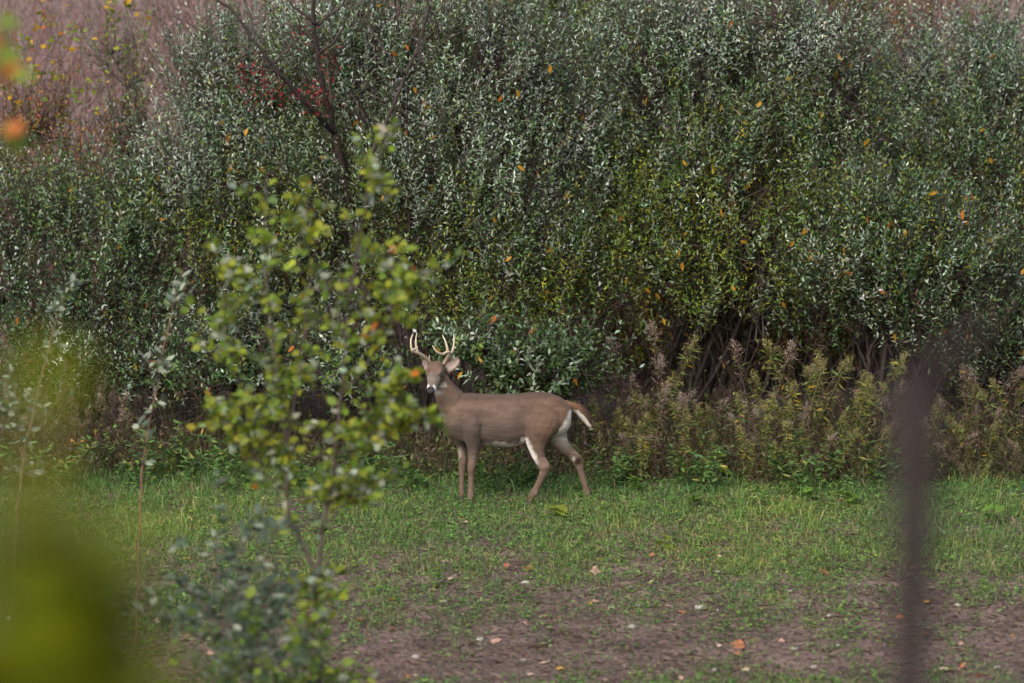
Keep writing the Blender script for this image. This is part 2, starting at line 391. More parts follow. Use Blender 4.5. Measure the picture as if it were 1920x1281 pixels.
    lay((.175, .128, .10), hd*sst(hs_, -.05, .03))
    lay((.15, .10, .075), hd*sst(hu, .04, .07)*(1-sst(hs_, .07, .12)))
    lay((.16, .135, .125), hd*sst(hs_, .09, .14)*(1-sst(np.abs(hr), .03, .05))*sst(hu, -.02, .02))
    lay((.30, .25, .21), hd*sst(hs_, .10, .16)*sst(np.abs(hr), .028, .05)*.8)
    lay(white, hd*sst(hs_ + nz*.003, .215, .245))
    lay((.16, .13, .12), hd*sst(hs_, .2, .24)*(1-sst(np.abs(hr), .012, .02))*(hu > .0)*(1-sst(hs_, .25, .27)))
    lay((.6, .57, .54), hd*sst(-hu + nz*.006, .050, .080)*sst(hs_, .03, .09))
    for sg in (-1, 1):
        dd = np.sqrt((hs_-.098)**2 + (hu-.028)**2*1.2 + (hr-sg*.060)**2*.6)
        lay((.46, .41, .37), hd*(1-sst(dd, .023, .034))); lay((.05, .035, .03), hd*(1-sst(dd, .015, .021)))
    # throat patch
    lay((.6, .58, .55), np.exp(-((u-292)/30)**2 - ((v-482)/20)**2)*sst(-yy, 0, .03)*.85)
    # ears
    for eb, et, ff in ((e1b, e1t, (.25, -1, .1)), (e2b, e2t, (-.5, -.86, -.1))):
        ax = np.array(et)-np.array(eb); L = np.linalg.norm(ax); t = (co-np.array(eb))@(ax/L)/L
        dist = np.linalg.norm(co - (np.array(eb) + np.clip(t, 0, 1)[:, None]*ax), axis=1)
        E = ((t > .12) & (t < 1.12) & (dist < .075) & ((np.abs(hr) > .078) | (hu > .085))).astype(float)
        lay((.15, .11, .09), E); front = (no@(np.array(ff)/np.linalg.norm(ff)) > .25)
        lay((.40, .33, .31), E*front*(1-sst(dist, .028, .042))*(1-sst(t, .8, .98)))
        lay((.07, .055, .05), E*(sst(dist, .034, .046) + sst(t, .9, 1)).clip(0, 1)*.7)
    C = np.clip(C*.76*(1 + nz[:, None]*.03), .01, .8)
    ca = me2.color_attributes.new('Col', 'FLOAT_COLOR', 'POINT')
    base = np.array([float(co[:, 0].mean()), Y0, float(gz(.2, Y0))])
    me2.vertices.foreach_set('co', (co-base).astype(np.float32).ravel())
    ca.data.foreach_set('color', np.concatenate([C, np.ones((nv, 1))], 1).astype(np.float32).ravel())
    smooth(me2); me2.update()
    T = thing('deer', base, 'brown antlered buck with white belly and raised tail standing at the grass edge', 'deer')
    me2.name = 'deer_body'; bod = mesh_obj('body', me2, M_fur, T)
    # short coat of hair lying along the body
    N = 26000; ii = rng.integers(0, nv, N); p = co[ii] + no[ii]*.001; flow = np.stack([np.full(N, .75), np.zeros(N), np.full(N, -.65)], 1)
    flow[v[ii] > 880] = (0, 0, -1); hm = hd[ii]; flow[hm] = -np.array(f)
    tmask = tl[ii]; flow[tmask] = (.6, 0, -.8)
    flow = unit(flow - no[ii]*np.sum(flow*no[ii], 1, keepdims=True)); dirn = unit(flow + no[ii]*.22 + rng.normal(0, .12, (N, 3)))
    ln_ = np.where(hm, .006, np.where(tmask, .035, np.where(v[ii] > 880, .010, .017)))*rng.uniform(.7, 1.3, N)
    keep = ~(hm & (hs_[ii] > .24))
    side = unit(np.cross(dirn, no[ii]))*.0011
    tri = np.stack([p-side, p+side, p+dirn*ln_[:, None]], 1)[keep]; hc = np.repeat(C[ii][keep]*np.exp(rng.normal(0, .22, (keep.sum(), 1))), 3, 0)
    ha = Acc(); ha.add(tri.reshape(-1, 3)-base, np.arange(3*keep.sum()).reshape(-1, 3), None, np.clip(hc, .01, .8))
    mesh_obj('hair', ha.mesh('deer_hair'), M_fur, bod, stuff=True)
    # eyes, nose
    for sg in (-1, 1):
        c = HO + f*.105 + up*.028 + r*sg*.0595
        b2 = bmesh.new(); bmesh.ops.create_uvsphere(b2, u_segments=16, v_segments=10, radius=.0185); bmesh.ops.scale(b2, vec=(1, 1, .85), verts=b2.verts)
        m3 = bpy.data.meshes.new('eye'); b2.to_mesh(m3); b2.free(); smooth(m3)
        e = mesh_obj('eye', m3, M_eye, T); e.location = Vector(c)-Vector(base)
    b2 = bmesh.new()
    secs = []
    for s, top, bot, w in [(.250, .022, -.004, .020), (.268, .0245, -.012, .031), (.286, .022, -.022, .037), (.300, .014, -.028, .036), (.3095, .005, -.027, .028), (.315, -.004, -.022, .016)]:
        secs.append((HO + f*s + up*(top+bot)/2 - Vector(base), r*w, up*(top-bot)/2, 2.6))
    ring_loft(b2, secs, 18); bmesh.ops.recalc_face_normals(b2, faces=b2.faces)
    m3 = bpy.data.meshes.new('nose'); b2.to_mesh(m3); b2.free(); smooth(m3); mesh_obj('nose', m3, M_nose, T)
    # hooves: two toes each
    for u_, v_, Yf, dr in ((503, 1198, nfY, -.3), (447, 1176, ffY, -.3), (894, 1212, nrY, -.6), (1293, 1174, frY, .1)):
        top = np.array(D(u_, v_, Yf)); g = float(gz(top[0], Yf)); b2 = bmesh.new()
        for sg in (-1, 1):
            cc = Vector((top[0], top[1]+sg*.012, 0)); h = top[2]+.006-g; ss = []
            for q, (k, w) in enumerate(((1, .017), (.55, .021), (.1, .026), (-.12, .025))):
                ss.append((cc + Vector((dr*h*(1-k)*.8, 0, g + h*k)) - Vector(base), Vector((w*1.25, 0, 0)), Vector((0, .0125, 0)), 2.3))
            ring_loft(b2, ss, 12)
        bmesh.ops.recalc_face_normals(b2, faces=b2.faces)
        m3 = bpy.data.meshes.new('hoof'); b2.to_mesh(m3); b2.free(); smooth(m3); mesh_obj('hoof', m3, M_hoof, T)
    # antlers
    ivory, tipc, rough_c = np.array((.34, .27, .19)), np.array((.55, .50, .42)), np.array((.17, .12, .075))
    def tine(acc, pts, r0, r1):
        q = catmull(pts, 5); n = len(q); w = np.array([np.array(D(a_, b_, c_)) for a_, b_, c_ in q]) - base
        t = np.linspace(0, 1, n); rr = (r0*(1-t**1.6) + r1*t**1.6); tube(acc, w, rr, 9, ivory)
        k = len(acc.c)-1; band = np.repeat((rough_c*(1-np.clip(t*2.2, 0, 1)[:, None]) + ivory*np.clip(t*2.2, 0, 1)[:, None])*(1-t[:, None]**1.2) + tipc*t[:, None]**1.2, 9, 0) if r0 > .015 else np.repeat(ivory[None]*(1-t[:, None]**.8) + tipc*t[:, None]**.8, 9, 0); cc = np.concatenate([band, ivory[None], tipc[None]]); acc.c[k] = cc
    H = Y0-.06
    A1 = Acc()
    tine(A1, [(318, 305, H), (340, 272, H+.01), (362, 240, H), (376, 226, H-.02), (352, 214, H-.07), (318, 228, H-.12), (290, 219, H-.16), (268, 198, H-.18), (254, 172, H-.19)], .0175, .004)
    tine(A1, [(356, 220, H-.06), (349, 180, H-.06), (337, 140, H-.06), (319, 100, H-.05)], .0125, .0028)
    tine(A1, [(374, 232, H-.01), (386, 205, H), (395, 165, H+.01), (397, 130, H+.01), (393, 95, H+.01)], .0125, .0028)
    tine(A1, [(352, 250, H-.01), (362, 240, H-.03), (366, 228, H-.04)], .006, .002)
    A2 = Acc()
    tine(A2, [(247, 300, H), (236, 282, H), (217, 262, H-.02), (188, 238, H-.06), (158, 222, H-.10), (132, 214, H-.14), (117, 204, H-.17), (128, 196, H-.20), (154, 178, H-.23)], .0175, .004)
    tine(A2, [(156, 224, H-.10), (147, 195, H-.10), (141, 160, H-.10), (142, 122, H-.09), (149, 86, H-.09)], .0125, .0028)
    tine(A2, [(120, 216, H-.16), (113, 190, H-.16), (108, 155, H-.16), (112, 120, H-.15), (123, 92, H-.15)], .0115, .0028)
    tine(A2, [(234, 280, H-.01), (231, 258, H-.03), (233, 236, H-.04)], .008, .002)
    for A_ in (A1, A2):
        m3 = A_.mesh('antler'); smooth(m3); mesh_obj('antler', m3, M_antler, T)
build_deer()

# ------------------------------------------------------------------ foliage palettes (leaf colours of their own)
SIL = (.33, .40, .35); SILG = (.20, .275, .20); GRN = (.075, .155, .05); DGR = (.030, .062, .026); OLV = (.13, .165, .03); YEL = (.50, .27, .025); YGR = (.24, .27, .025)
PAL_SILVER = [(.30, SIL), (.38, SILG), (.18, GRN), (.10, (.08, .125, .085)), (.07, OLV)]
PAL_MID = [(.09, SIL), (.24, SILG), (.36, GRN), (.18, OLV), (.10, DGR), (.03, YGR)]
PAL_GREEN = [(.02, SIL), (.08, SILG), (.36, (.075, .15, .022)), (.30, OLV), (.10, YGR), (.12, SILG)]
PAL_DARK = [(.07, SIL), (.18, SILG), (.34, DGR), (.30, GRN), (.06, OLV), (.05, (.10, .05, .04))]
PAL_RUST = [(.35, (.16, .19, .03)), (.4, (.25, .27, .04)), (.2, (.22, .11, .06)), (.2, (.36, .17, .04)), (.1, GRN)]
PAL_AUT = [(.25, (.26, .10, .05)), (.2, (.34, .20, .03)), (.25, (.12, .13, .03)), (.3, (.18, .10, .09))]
BARK = (.030, .024, .022)

yl = Acc(); leaves(yl, np.array([[0, 0, 0.]]), np.array([[0, 0, -1.]]), np.array([[0, -1., 0]]), .062, .026, np.array([YEL]), .2, True); YLEAF = yl.mesh('yellow_leaf')
yl = Acc(); leaves(yl, np.array([[0, 0, 0.]]), np.array([[0, 0, -1.]]), np.array([[0, -1., 0]]), .062, .026, np.array([(.42, .15, .02)]), .2, True); OLEAF = yl.mesh('orange_leaf')

def shrub(name, label, base, blobs, nstem=9, leaf=(.060, .0185), per=17, shoot=(.25, .62), group='silvery shrubs behind the meadow', yellow=10, rstem=.03, hang=0., spread=.35, cat='shrub', bark=BARK, straggle=.12, foot=.10):
    """blobs: (px, py, Y, rx px, ry px, rY m, shoots, palette). Stems run from the base into the crown, shoots fill it."""
    bx, by = base; bz = float(gz(bx, by)); B = np.array([bx, by, bz-.06])
    T = thing(name, (bx, by, bz), label, cat, group); o0 = np.array([bx, by, bz])
    R, Cn, pal, dirs = [], [], [], []
    for (px, py, Y, rx, ry, rY, n, pl) in blobs:
        c = P(px, py, Y); d = unit(rng.normal(0, 1, (n, 3))); rad = rng.uniform(0, 1, (n, 1))**.42
        rad = rad*(1 + straggle*rng.normal(0, 1, (n, 1)).clip(-1, 2.2))
        ax3 = np.array([rx*Y/FPX, rY*.72, ry*Y/FPX]); nc = max(4, n//9); ci = rng.integers(0, nc, n); own = rng.uniform(0, 1, (n, 1)) < .45
        dr = np.where(own, d*rad, (d*rad)[ci] + rng.normal(0, .085, (n, 3))/ax3*1.1)
        q = c + dr*ax3; d = unit(dr + rng.normal(0, .05, (n, 3)))
        R.append(q); Cn.append(np.tile(c, (n, 1))); pal += [pl]*n; dirs.append(d)
    R = np.concatenate(R); dirs = np.concatenate(dirs); N = len(R); pal = np.array([id(p) for p in pal]); pals = {id(b[7]): b[7] for b in blobs}
    gl = gz(R[:, 0], R[:, 1]); ok = R[:, 2] > gl + .12; R, dirs, pal = R[ok], dirs[ok], pal[ok]; N = len(R)
    # main stems
    nodes = []
    tgt = R[rng.choice(N, nstem, replace=N < nstem)]
    for k in range(nstem):
        e = tgt[k]; b0 = B + np.array([rng.normal(0, foot), rng.normal(0, min(foot, .2)), 0]); L = np.linalg.norm(e-b0)
        m1 = b0 + (e-b0)*.35 + np.array([0, 0, .12*L]) + rng.normal(0, .05*L, 3); m2 = b0 + (e-b0)*.7 + np.array([0, 0, .10*L]) + rng.normal(0, .05*L, 3)
        pts = catmull([b0, m1, m2, e], 7); pts[1:-1] += rng.normal(0, .012, (len(pts)-2, 3))
        ac = Acc(); rr = np.linspace(rstem*rng.uniform(.7, 1.15), .005, len(pts)); tube(ac, pts-o0, rr, 6, np.array(bark)*rng.uniform(.75, 1.3))
        # side branches of this stem
        for j in range(5):
            s = pts[rng.integers(6, len(pts)-3)]; cand = R[rng.integers(0, N, 12)]; g = cand[np.argmin(np.linalg.norm(cand-s, axis=1))]
            bp = catmull([s, s + (g-s)*.5 + rng.normal(0, .06, 3) + [0, 0, .06], g], 5)
            tube(ac, bp-o0, np.linspace(.011, .004, len(bp)), 4, np.array(bark)*rng.uniform(.8, 1.3)); nodes.append(bp)
        nodes.append(pts[5:]); mm = ac.mesh('stem'); smooth(mm); mesh_obj('stem', mm, M_bark, T)
    nodes = np.concatenate(nodes)
    # long arching side branches, many of them nearly bare
    na = nstem*5; src = nodes[rng.integers(0, len(nodes), na)]; ab = Acc()
    for k in range(na):
        g = R[rng.integers(0, N)]; e = src[k] + (g-src[k])*min(1, 1.3/max(.1, np.linalg.norm(g-src[k]))) + [0, -.12, .15]
        bp = catmull([src[k], src[k] + (e-src[k])*.5 + [0, -.05, .10] + rng.normal(0, .05, 3), e], 5); tube(ab, bp-o0, np.linspace(.008, .0025, len(bp)), 4, np.array(bark)*rng.uniform(.8, 3.2), caps=False)
    mesh_obj('branches', ab.mesh('branches'), M_bark, T, stuff=True)
    # shoots
    Ls = rng.uniform(*shoot, N); d = unit(dirs*[spread*1.6, spread*1.6, spread*.7] + np.array([0, 0, 1.15-1.5*hang]) + rng.normal(0, .28, (N, 3)))
    tipp = R + d*Ls[:, None]
    near = np.zeros_like(R)
    for s in range(0, N, 400):
        dd = ((R[s:s+400, None]-nodes[None])**2).sum(-1); near[s:s+400] = nodes[dd.argmin(1)]
    tw = Acc(); tcol = pick([(1, np.array(bark)*1.1), (1, (.055, .045, .040)), (.35, (.09, .05, .045))], N, .2)
    dn = np.linalg.norm(near-R, axis=1, keepdims=True); st = R + (near-R)*np.minimum(1, .55/np.maximum(dn, 1e-6))
    twigs(tw, st-o0, R-o0, .004, .003, tcol, .1); twigs(tw, R-o0, tipp-o0, .0032, .0012, tcol, .06)
    mesh_obj('twigs', tw.mesh('twigs'), M_bark, T, stuff=True)
    # leaves along the shoots
    M = N*per; t = np.tile((np.arange(per)+.5)/per, N)*1.08-.08; si = np.repeat(np.arange(N), per)
    t = t + rng.normal(0, .03, M); pos = R[si] + d[si]*(Ls[si]*t)[:, None] + rng.normal(0, .008, (M, 3))
    ang = np.tile(np.arange(per)*2.4, N) + np.repeat(rng.uniform(0, 6.28, N), per)
    a1 = unit(np.cross(d, [0.31, .9, .2])); a2 = np.cross(d, a1)
    out = a1[si]*np.cos(ang)[:, None] + a2[si]*np.sin(ang)[:, None]
    elev = .5 + .9*np.clip(t, 0, 1)**2
    ld = unit(out + d[si]*elev[:, None] + rng.normal(0, .25, (M, 3)) + np.array([0, 0, -.45*hang]))
    nr = unit(d[si]*1.0 - out*.4 + np.array([0, 0, .5]) + rng.normal(0, .35, (M, 3)))
    c = np.zeros((M, 3))
    for k, pl in pals.items():
        m = (pal[si] == k); c[m] = pick(pl, int(m.sum())); ms = (pal == k); tone = np.zeros((N, 3)); tone[ms] = pick(pl, int(ms.sum()), .25)
        own_ = m & (rng.uniform(0, 1, M) < .70); c[own_] = tone[si[own_]]*np.exp(rng.normal(0, .16, (int(own_.sum()), 1)))
    LL = leaf[0]*rng.uniform(.65, 1.25, M)*(1-.25*np.clip(t, 0, 1)); WW = leaf[1]*rng.uniform(.75, 1.25, M)
    la = Acc(); leaves(la, pos-o0, ld, nr, LL, WW, c)
    cr = mesh_obj('crown', la.mesh('crown'), M_leaf, T, stuff=True)
    # turned leaves that stand out one by one
    if yellow:
        yellow = int(yellow*1.7)
        front = np.argsort(R[:, 1] - .3*rng.uniform(0, 1, N))[:max(yellow*4, N//2)]
        for q in rng.choice(front, min(yellow, len(front)), replace=False):
            p = R[q] + d[q]*Ls[q]*rng.uniform(.2, .8) + np.array([0, -.03, 0]); e = bpy.data.objects.new('turned_leaf', YLEAF if rng.uniform() < .72 else OLEAF); COL.objects.link(e); e.parent = cr
            if not e.data.materials: e.data.materials.append(M_sap)
            e.location = p-o0; e.rotation_euler = (rng.normal(0, .5), rng.normal(0, .6), rng.uniform(-1.2, 1.2)); s = rng.uniform(1.0, 1.6); e.scale = (s, s, s)
    return T
def X_at(px, Y): return float(P(px, 640, Y)[0])

# middle shrub behind the deer
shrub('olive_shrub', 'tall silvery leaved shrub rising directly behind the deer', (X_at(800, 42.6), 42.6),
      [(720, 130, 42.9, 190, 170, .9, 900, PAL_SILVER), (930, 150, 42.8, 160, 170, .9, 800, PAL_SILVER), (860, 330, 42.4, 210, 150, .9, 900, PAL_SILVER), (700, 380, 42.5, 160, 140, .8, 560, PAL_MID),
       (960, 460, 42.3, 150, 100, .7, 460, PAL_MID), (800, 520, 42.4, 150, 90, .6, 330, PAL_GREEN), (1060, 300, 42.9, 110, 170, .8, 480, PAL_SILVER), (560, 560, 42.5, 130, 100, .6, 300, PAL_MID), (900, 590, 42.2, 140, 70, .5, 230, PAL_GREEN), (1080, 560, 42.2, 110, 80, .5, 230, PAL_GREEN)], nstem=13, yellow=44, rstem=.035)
# left shrub with bare dark tree behind
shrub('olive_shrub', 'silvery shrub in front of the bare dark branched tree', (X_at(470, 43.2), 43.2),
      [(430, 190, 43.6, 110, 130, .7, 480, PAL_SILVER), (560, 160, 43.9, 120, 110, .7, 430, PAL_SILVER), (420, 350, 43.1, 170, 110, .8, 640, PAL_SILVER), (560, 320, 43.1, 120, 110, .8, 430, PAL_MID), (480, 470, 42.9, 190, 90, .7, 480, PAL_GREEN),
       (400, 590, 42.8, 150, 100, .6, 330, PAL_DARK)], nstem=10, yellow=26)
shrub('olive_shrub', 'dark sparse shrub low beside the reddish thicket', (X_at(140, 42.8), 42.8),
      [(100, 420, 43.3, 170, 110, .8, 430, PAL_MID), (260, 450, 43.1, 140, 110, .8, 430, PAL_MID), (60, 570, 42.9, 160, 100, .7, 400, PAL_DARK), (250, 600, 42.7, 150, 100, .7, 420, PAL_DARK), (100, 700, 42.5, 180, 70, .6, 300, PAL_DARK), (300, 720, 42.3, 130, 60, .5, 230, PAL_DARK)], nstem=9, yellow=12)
# right-hand shrub with many visible stems
shrub('olive_shrub', 'broad spreading shrub with bare dark stems showing beneath its crown', (X_at(1320, 42.9), 42.9),
      [(1260, 130, 43.4, 150, 130, .8, 640, PAL_SILVER), (1450, 110, 43.3, 190, 120, .9, 860, PAL_SILVER), (1330, 290, 43.0, 220, 120, .9, 860, PAL_MID), (1540, 250, 43.1, 150, 120, .8, 560, PAL_MID),
       (1220, 400, 42.8, 140, 80, .7, 330, PAL_GREEN), (1420, 420, 42.7, 200, 75, .7, 460, PAL_GREEN), (1180, 490, 42.6, 110, 70, .5, 130, PAL_GREEN), (1380, 520, 42.5, 200, 70, .5, 190, PAL_GREEN), (1330, 590, 42.6, 200, 60, .5, 90, PAL_GREEN), (1530, 570, 42.5, 90, 80, .4, 110, PAL_MID)], nstem=30, yellow=60, rstem=.026, hang=.12, foot=.30)
shrub('olive_shrub', 'blue green shrub with drooping yellow leaves right of the bare stems', (X_at(1640, 42.3), 42.3),
      [(1640, 430, 42.3, 130, 90, .6, 420, PAL_MID), (1740, 500, 42.2, 140, 90, .6, 420, PAL_MID), (1590, 520, 42.0, 90, 70, .5, 190, PAL_MID), (1720, 600, 42.1, 150, 70, .5, 260, PAL_DARK)], nstem=9, yellow=30, hang=.1)
shrub('olive_shrub', 'pale grey green shrub standing back behind the broad spreading shrub', (X_at(1790, 44.8), 44.8),
      [(1760, 190, 45.6, 130, 110, .9, 460, PAL_SILVER), (1880, 230, 45.2, 120, 130, .9, 460, PAL_SILVER), (1790, 340, 44.6, 170, 110, .8, 640, PAL_MID), (1900, 440, 44.2, 110, 110, .8, 330, PAL_MID), (1870, 120, 46.0, 80, 110, .6, 200, PAL_SILVER), (2000, 330, 44.6, 100, 200, .8, 300, PAL_MID)], nstem=9, yellow=24)
shrub('olive_shrub', 'dim dark leaved shrub behind the blurred post', (X_at(1900, 42.4), 42.4),
      [(1890, 560, 42.6, 110, 110, .6, 260, PAL_DARK), (1960, 650, 42.4, 110, 110, .6, 230, PAL_DARK), (1840, 680, 42.3, 90, 70, .5, 160, PAL_DARK)], nstem=7, yellow=6)
# back row closing the gaps
shrub('olive_shrub', 'hazy green shrub glimpsed in the gap between the tall crowns', (X_at(1120, 47.5), 47.5),
      [(1100, 70, 48.2, 130, 140, .9, 430, PAL_GREEN), (1100, 260, 47.6, 150, 120, .8, 330, PAL_GREEN), (1000, 60, 48.6, 90, 90, .8, 180, PAL_MID)], nstem=6, yellow=4, leaf=(.07, .03))
shrub('leafy_shrub', 'yellow green shrub seen through the bare stems', (X_at(1330, 46.3), 46.3),
      [(1200, 470, 46.4, 140, 120, .6, 260, PAL_GREEN), (1400, 480, 46.4, 160, 120, .6, 330, PAL_GREEN), (1300, 340, 46.8, 230, 100, .6, 330, PAL_GREEN), (1560, 480, 46.4, 120, 100, .6, 220, PAL_GREEN), (1180, 590, 46.2, 140, 100, .5, 420, PAL_RUST), (1400, 600, 46.2, 190, 90, .5, 480, PAL_RUST), (1600, 600, 46.2, 110, 90, .5, 300, PAL_RUST), (1400, 690, 45.9, 260, 50, .4, 260, PAL_RUST)], nstem=6, yellow=40, leaf=(.07, .03))
for px_, blb, lab in ((70, [(60, 240, 46.5, 110, 60, .7, 170, PAL_AUT), (150, 330, 46.2, 130, 50, .6, 150, PAL_AUT), (20, 380, 46, 90, 60, .5, 110, PAL_AUT)], 'rust and orange leaved shrub on the hillside'), (250, [(230, 120, 48, 60, 90, .5, 70, PAL_GREEN), (260, 260, 47.2, 70, 60, .5, 80, PAL_MID)], 'sparse green shrub on the purplish hillside'),
                      (1700, [(1690, 60, 50, 130, 60, .7, 170, PAL_AUT), (1560, 20, 50.5, 120, 50, .7, 120, PAL_AUT)], 'brownish shrub on the hillside behind the pale crowns')):
    Yb = blb[-1][2]; shrub('hillside_shrub', lab, (X_at(px_, Yb), Yb), blb, nstem=6, yellow=0, group='hillside shrubs', straggle=.3, per=9)
# low leafy bush by the deer's back
PAL_LOW = [(.08, SIL), (.14, SILG), (.5, (.055, .105, .035)), (.16, (.10, .16, .04)), (.12, DGR)]
shrub('low_bush', 'low green bush with a few yellow leaves just behind the back of the deer', (X_at(990, 41.3), 41.3),
      [(960, 670, 41.2, 120, 48, .35, 200, PAL_LOW), (1060, 670, 41.3, 80, 50, .35, 120, PAL_LOW), (890, 660, 41.3, 60, 60, .3, 80, PAL_LOW), (1000, 735, 41.3, 120, 40, .3, 110, PAL_LOW)], nstem=7, yellow=12, leaf=(.075, .028), per=11, shoot=(.15, .32), spread=.8, rstem=.014, group='low bushes', straggle=.35)
shrub('low_bush', 'low dark bush behind the legs of the leafy young tree', (X_at(560, 41.9), 41.9),
      [(480, 690, 41.8, 110, 70, .35, 170, PAL_DARK), (640, 690, 41.8, 110, 80, .35, 170, PAL_LOW), (420, 640, 41.9, 70, 50, .3, 90, PAL_SILVER)], nstem=6, yellow=7, leaf=(.07, .025), per=11, shoot=(.15, .32), spread=.8, rstem=.014, group='low bushes', straggle=.35)

# ------------------------------------------------------------------ hillside thicket behind (uncountable stems)
def hill_thicket():
    N = 15000; Y = rng.uniform(45.5, 64, N); X = rng.uniform(-1, 1, N)*(Y*.115 + 1.5)
    # fewer behind the dense shrubs in the middle
    Z = gz(X, Y); h = rng.uniform(.9, 2.3, N)*np.clip(.8+.2*np.sin(X*.9+Y*.5), .5, 1.2)
    lean = rng.normal(0, .38, (N, 2)); A = np.stack([X, Y, Z-.03], 1); B = A + np.stack([lean[:, 0]*h, lean[:, 1]*h, h], 1)
    col = pick([(3, (.18, .115, .12)), (2, (.23, .165, .165)), (2.4, (.36, .31, .315)), (1, (.21, .10, .08)), (1, (.07, .05, .048))], N)
    ac = Acc(); twigs(ac, A, B, .006, .0025, col, .07)
    k = rng.integers(0, N, 42000); t = rng.uniform(.3, 1, 42000)[:, None]; p = A[k]*(1-t) + B[k]*t
    q = p + unit(rng.normal(0, 1, (42000, 3)) + [0, 0, .7])*rng.uniform(.12, .4, (42000, 1)); twigs(ac, p, q, .003, .0012, col[k], .1)
    mesh_obj_ = mesh_obj('thicket', ac.mesh('thicket'), M_dry, None, stuff=True)
    tag(mesh_obj_, 'purplish brown thicket of thin bare stems covering the hillside', 'thicket')
    M_ = 60000; k = rng.integers(0, N, M_); t = rng.uniform(.35, 1, M_)[:, None]; p = A[k]*(1-t) + B[k]*t + rng.normal(0, .09, (M_, 3))
    c = pick([(4, (.21, .12, .125)), (2, (.26, .13, .12)), (1.8, (.34, .26, .26)), (.8, (.12, .13, .06)), (1, (.07, .045, .045))], M_)
    w = (p[:, 0] < -2.6) & (p[:, 1] < 52) & (rng.uniform(0, 1, M_) < .35); c[w] = pick([(2, (.24, .09, .05)), (1, (.28, .16, .04)), (1, (.10, .11, .03))], int(w.sum()))
    g = (p[:, 0] > 2.2) & (rng.uniform(0, 1, M_) < .5); c[g] = pick([(2, (.10, .10, .06)), (1, (.13, .09, .08))], int(g.sum()))
    lf = Acc(); leaves(lf, p, rng.normal(0, 1, (M_, 3)) + [0, 0, -.3], rng.normal(0, 1, (M_, 3)), rng.uniform(.03, .075, M_), rng.uniform(.012, .03, M_), c)
    o = mesh_obj('thicket_leaves', lf.mesh('thicket_leaves'), M_leaf, None, stuff=True)
    tag(o, 'withered reddish leaves clinging to the hillside thicket', 'dry leaves')
hill_thicket()

# ------------------------------------------------------------------ bare tree, hillside saplings
def branch_px(pts, Y, r0, r1, ac, o0, k=6, sides=7, col=BARK):
    q = catmull([P(a_, b_, Y + (c_[0]*2.6 if c_ else 0)) for a_, b_, *c_ in pts], k); q[1:-1] += rng.normal(0, .006, (len(q)-2, 3))
    tube(ac, q-o0, np.linspace(r0, r1, len(q)), sides, np.array(col)*rng.uniform(.85, 1.2)); return q

def bare_tree():
    Y = 42.3; bx = X_at(700, Y); o0 = np.array([bx, Y, float(gz(bx, Y))])
    T = thing('bare_tree', o0, 'dark bare branched tree with small red berry sprays among silvery shrubs', 'tree')
    ac = Acc(); gp = P(700, 640, Y); 
    trunk = catmull([o0 - [0, 0, .08], P(705, 780, Y), P(690, 560, Y), P(655, 380, Y), P(628, 250, Y)], 7); tube(ac, trunk-o0, np.linspace(.06, .036, len(trunk)), 8, BARK)
    mm = ac.mesh('trunk'); smooth(mm); mesh_obj('trunk', mm, M_bark, T)
    tips = []
    def limb_(pts, r0, r1, subs=()):
        ac = Acc(); q = branch_px(pts, Y, r0, r1, ac, o0, col=(.04, .033, .034)); tips.append(q[-6:])
        for sp_ in subs: tips.append(branch_px(sp_, Y, r1*1.1, .003, ac, o0, sides=5, col=(.055, .045, .046))[-5:])
        mm = ac.mesh('limb'); smooth(mm); mesh_obj('limb', mm, M_bark, T)
    limb_([(628, 250), (606, 160, -.1), (592, 70, -.15), (588, -20, -.2)], .030, .016, [[(592, 45, -.17), (545, 5, -.2), (520, -25, -.2)], [(595, 48, -.16), (640, 10, -.2), (660, -30, -.2)], [(600, 100, -.15), (640, 60, -.2), (655, 0, -.3)]])
    limb_([(628, 250), (590, 210, -.15), (530, 145, -.25), (478, 80, -.3), (440, 25, -.3), (385, -15, -.3)], .028, .010, [[(520, 135, -.26), (440, 125, -.3), (360, 108, -.3), (280, 95, -.3)], [(478, 80, -.3), (470, 30, -.3), (445, -20, -.3)], [(530, 147, -.26), (480, 100, -.3), (400, 70, -.3), (320, 25, -.3)], [(512, 122, -.26), (560, 70, -.3), (590, 55, -.3)]])
    limb_([(690, 560), (640, 470, .1), (560, 350, .1), (500, 320, .1)], .026, .008, [[(600, 410, .1), (560, 420, .1), (520, 440, .1)]])
    limb_([(655, 380), (700, 280, -.2), (790, 70, -.3), (805, -20, -.35)], .024, .011, [[(760, 140, -.28), (700, 60, -.3), (690, -10, -.3)], [(775, 110, -.28), (815, 40, -.35), (830, -10, -.35)]])
    tp = np.concatenate(tips); M_ = 330; c0 = np.array([P(a_, b_, Y-.8) for a_, b_ in ((480, 170), (500, 150), (560, 60), (600, 190), (470, 130), (590, 165), (615, 120), (520, 175))])
    p = c0[rng.integers(0, len(c0), M_)] + rng.normal(0, .075, (M_, 3))
    lf = Acc(); leaves(lf, p-o0, rng.normal(0, 1, (M_, 3)) - [0, 0, .3], rng.normal(0, 1, (M_, 3)), .04, .018, pick([(2, (.20, .018, .02)), (1, (.14, .02, .025))], M_)); 
    twigs(lf, np.repeat(c0, 6, 0)-o0 + rng.normal(0, .03, (48, 3)), np.repeat(c0, 6, 0)-o0 + rng.normal(0, .13, (48, 3)), .003, .0015, np.array(BARK))
    mesh_obj('red_foliage', lf.mesh('red_foliage'), M_leaf, T, stuff=True)
bare_tree()

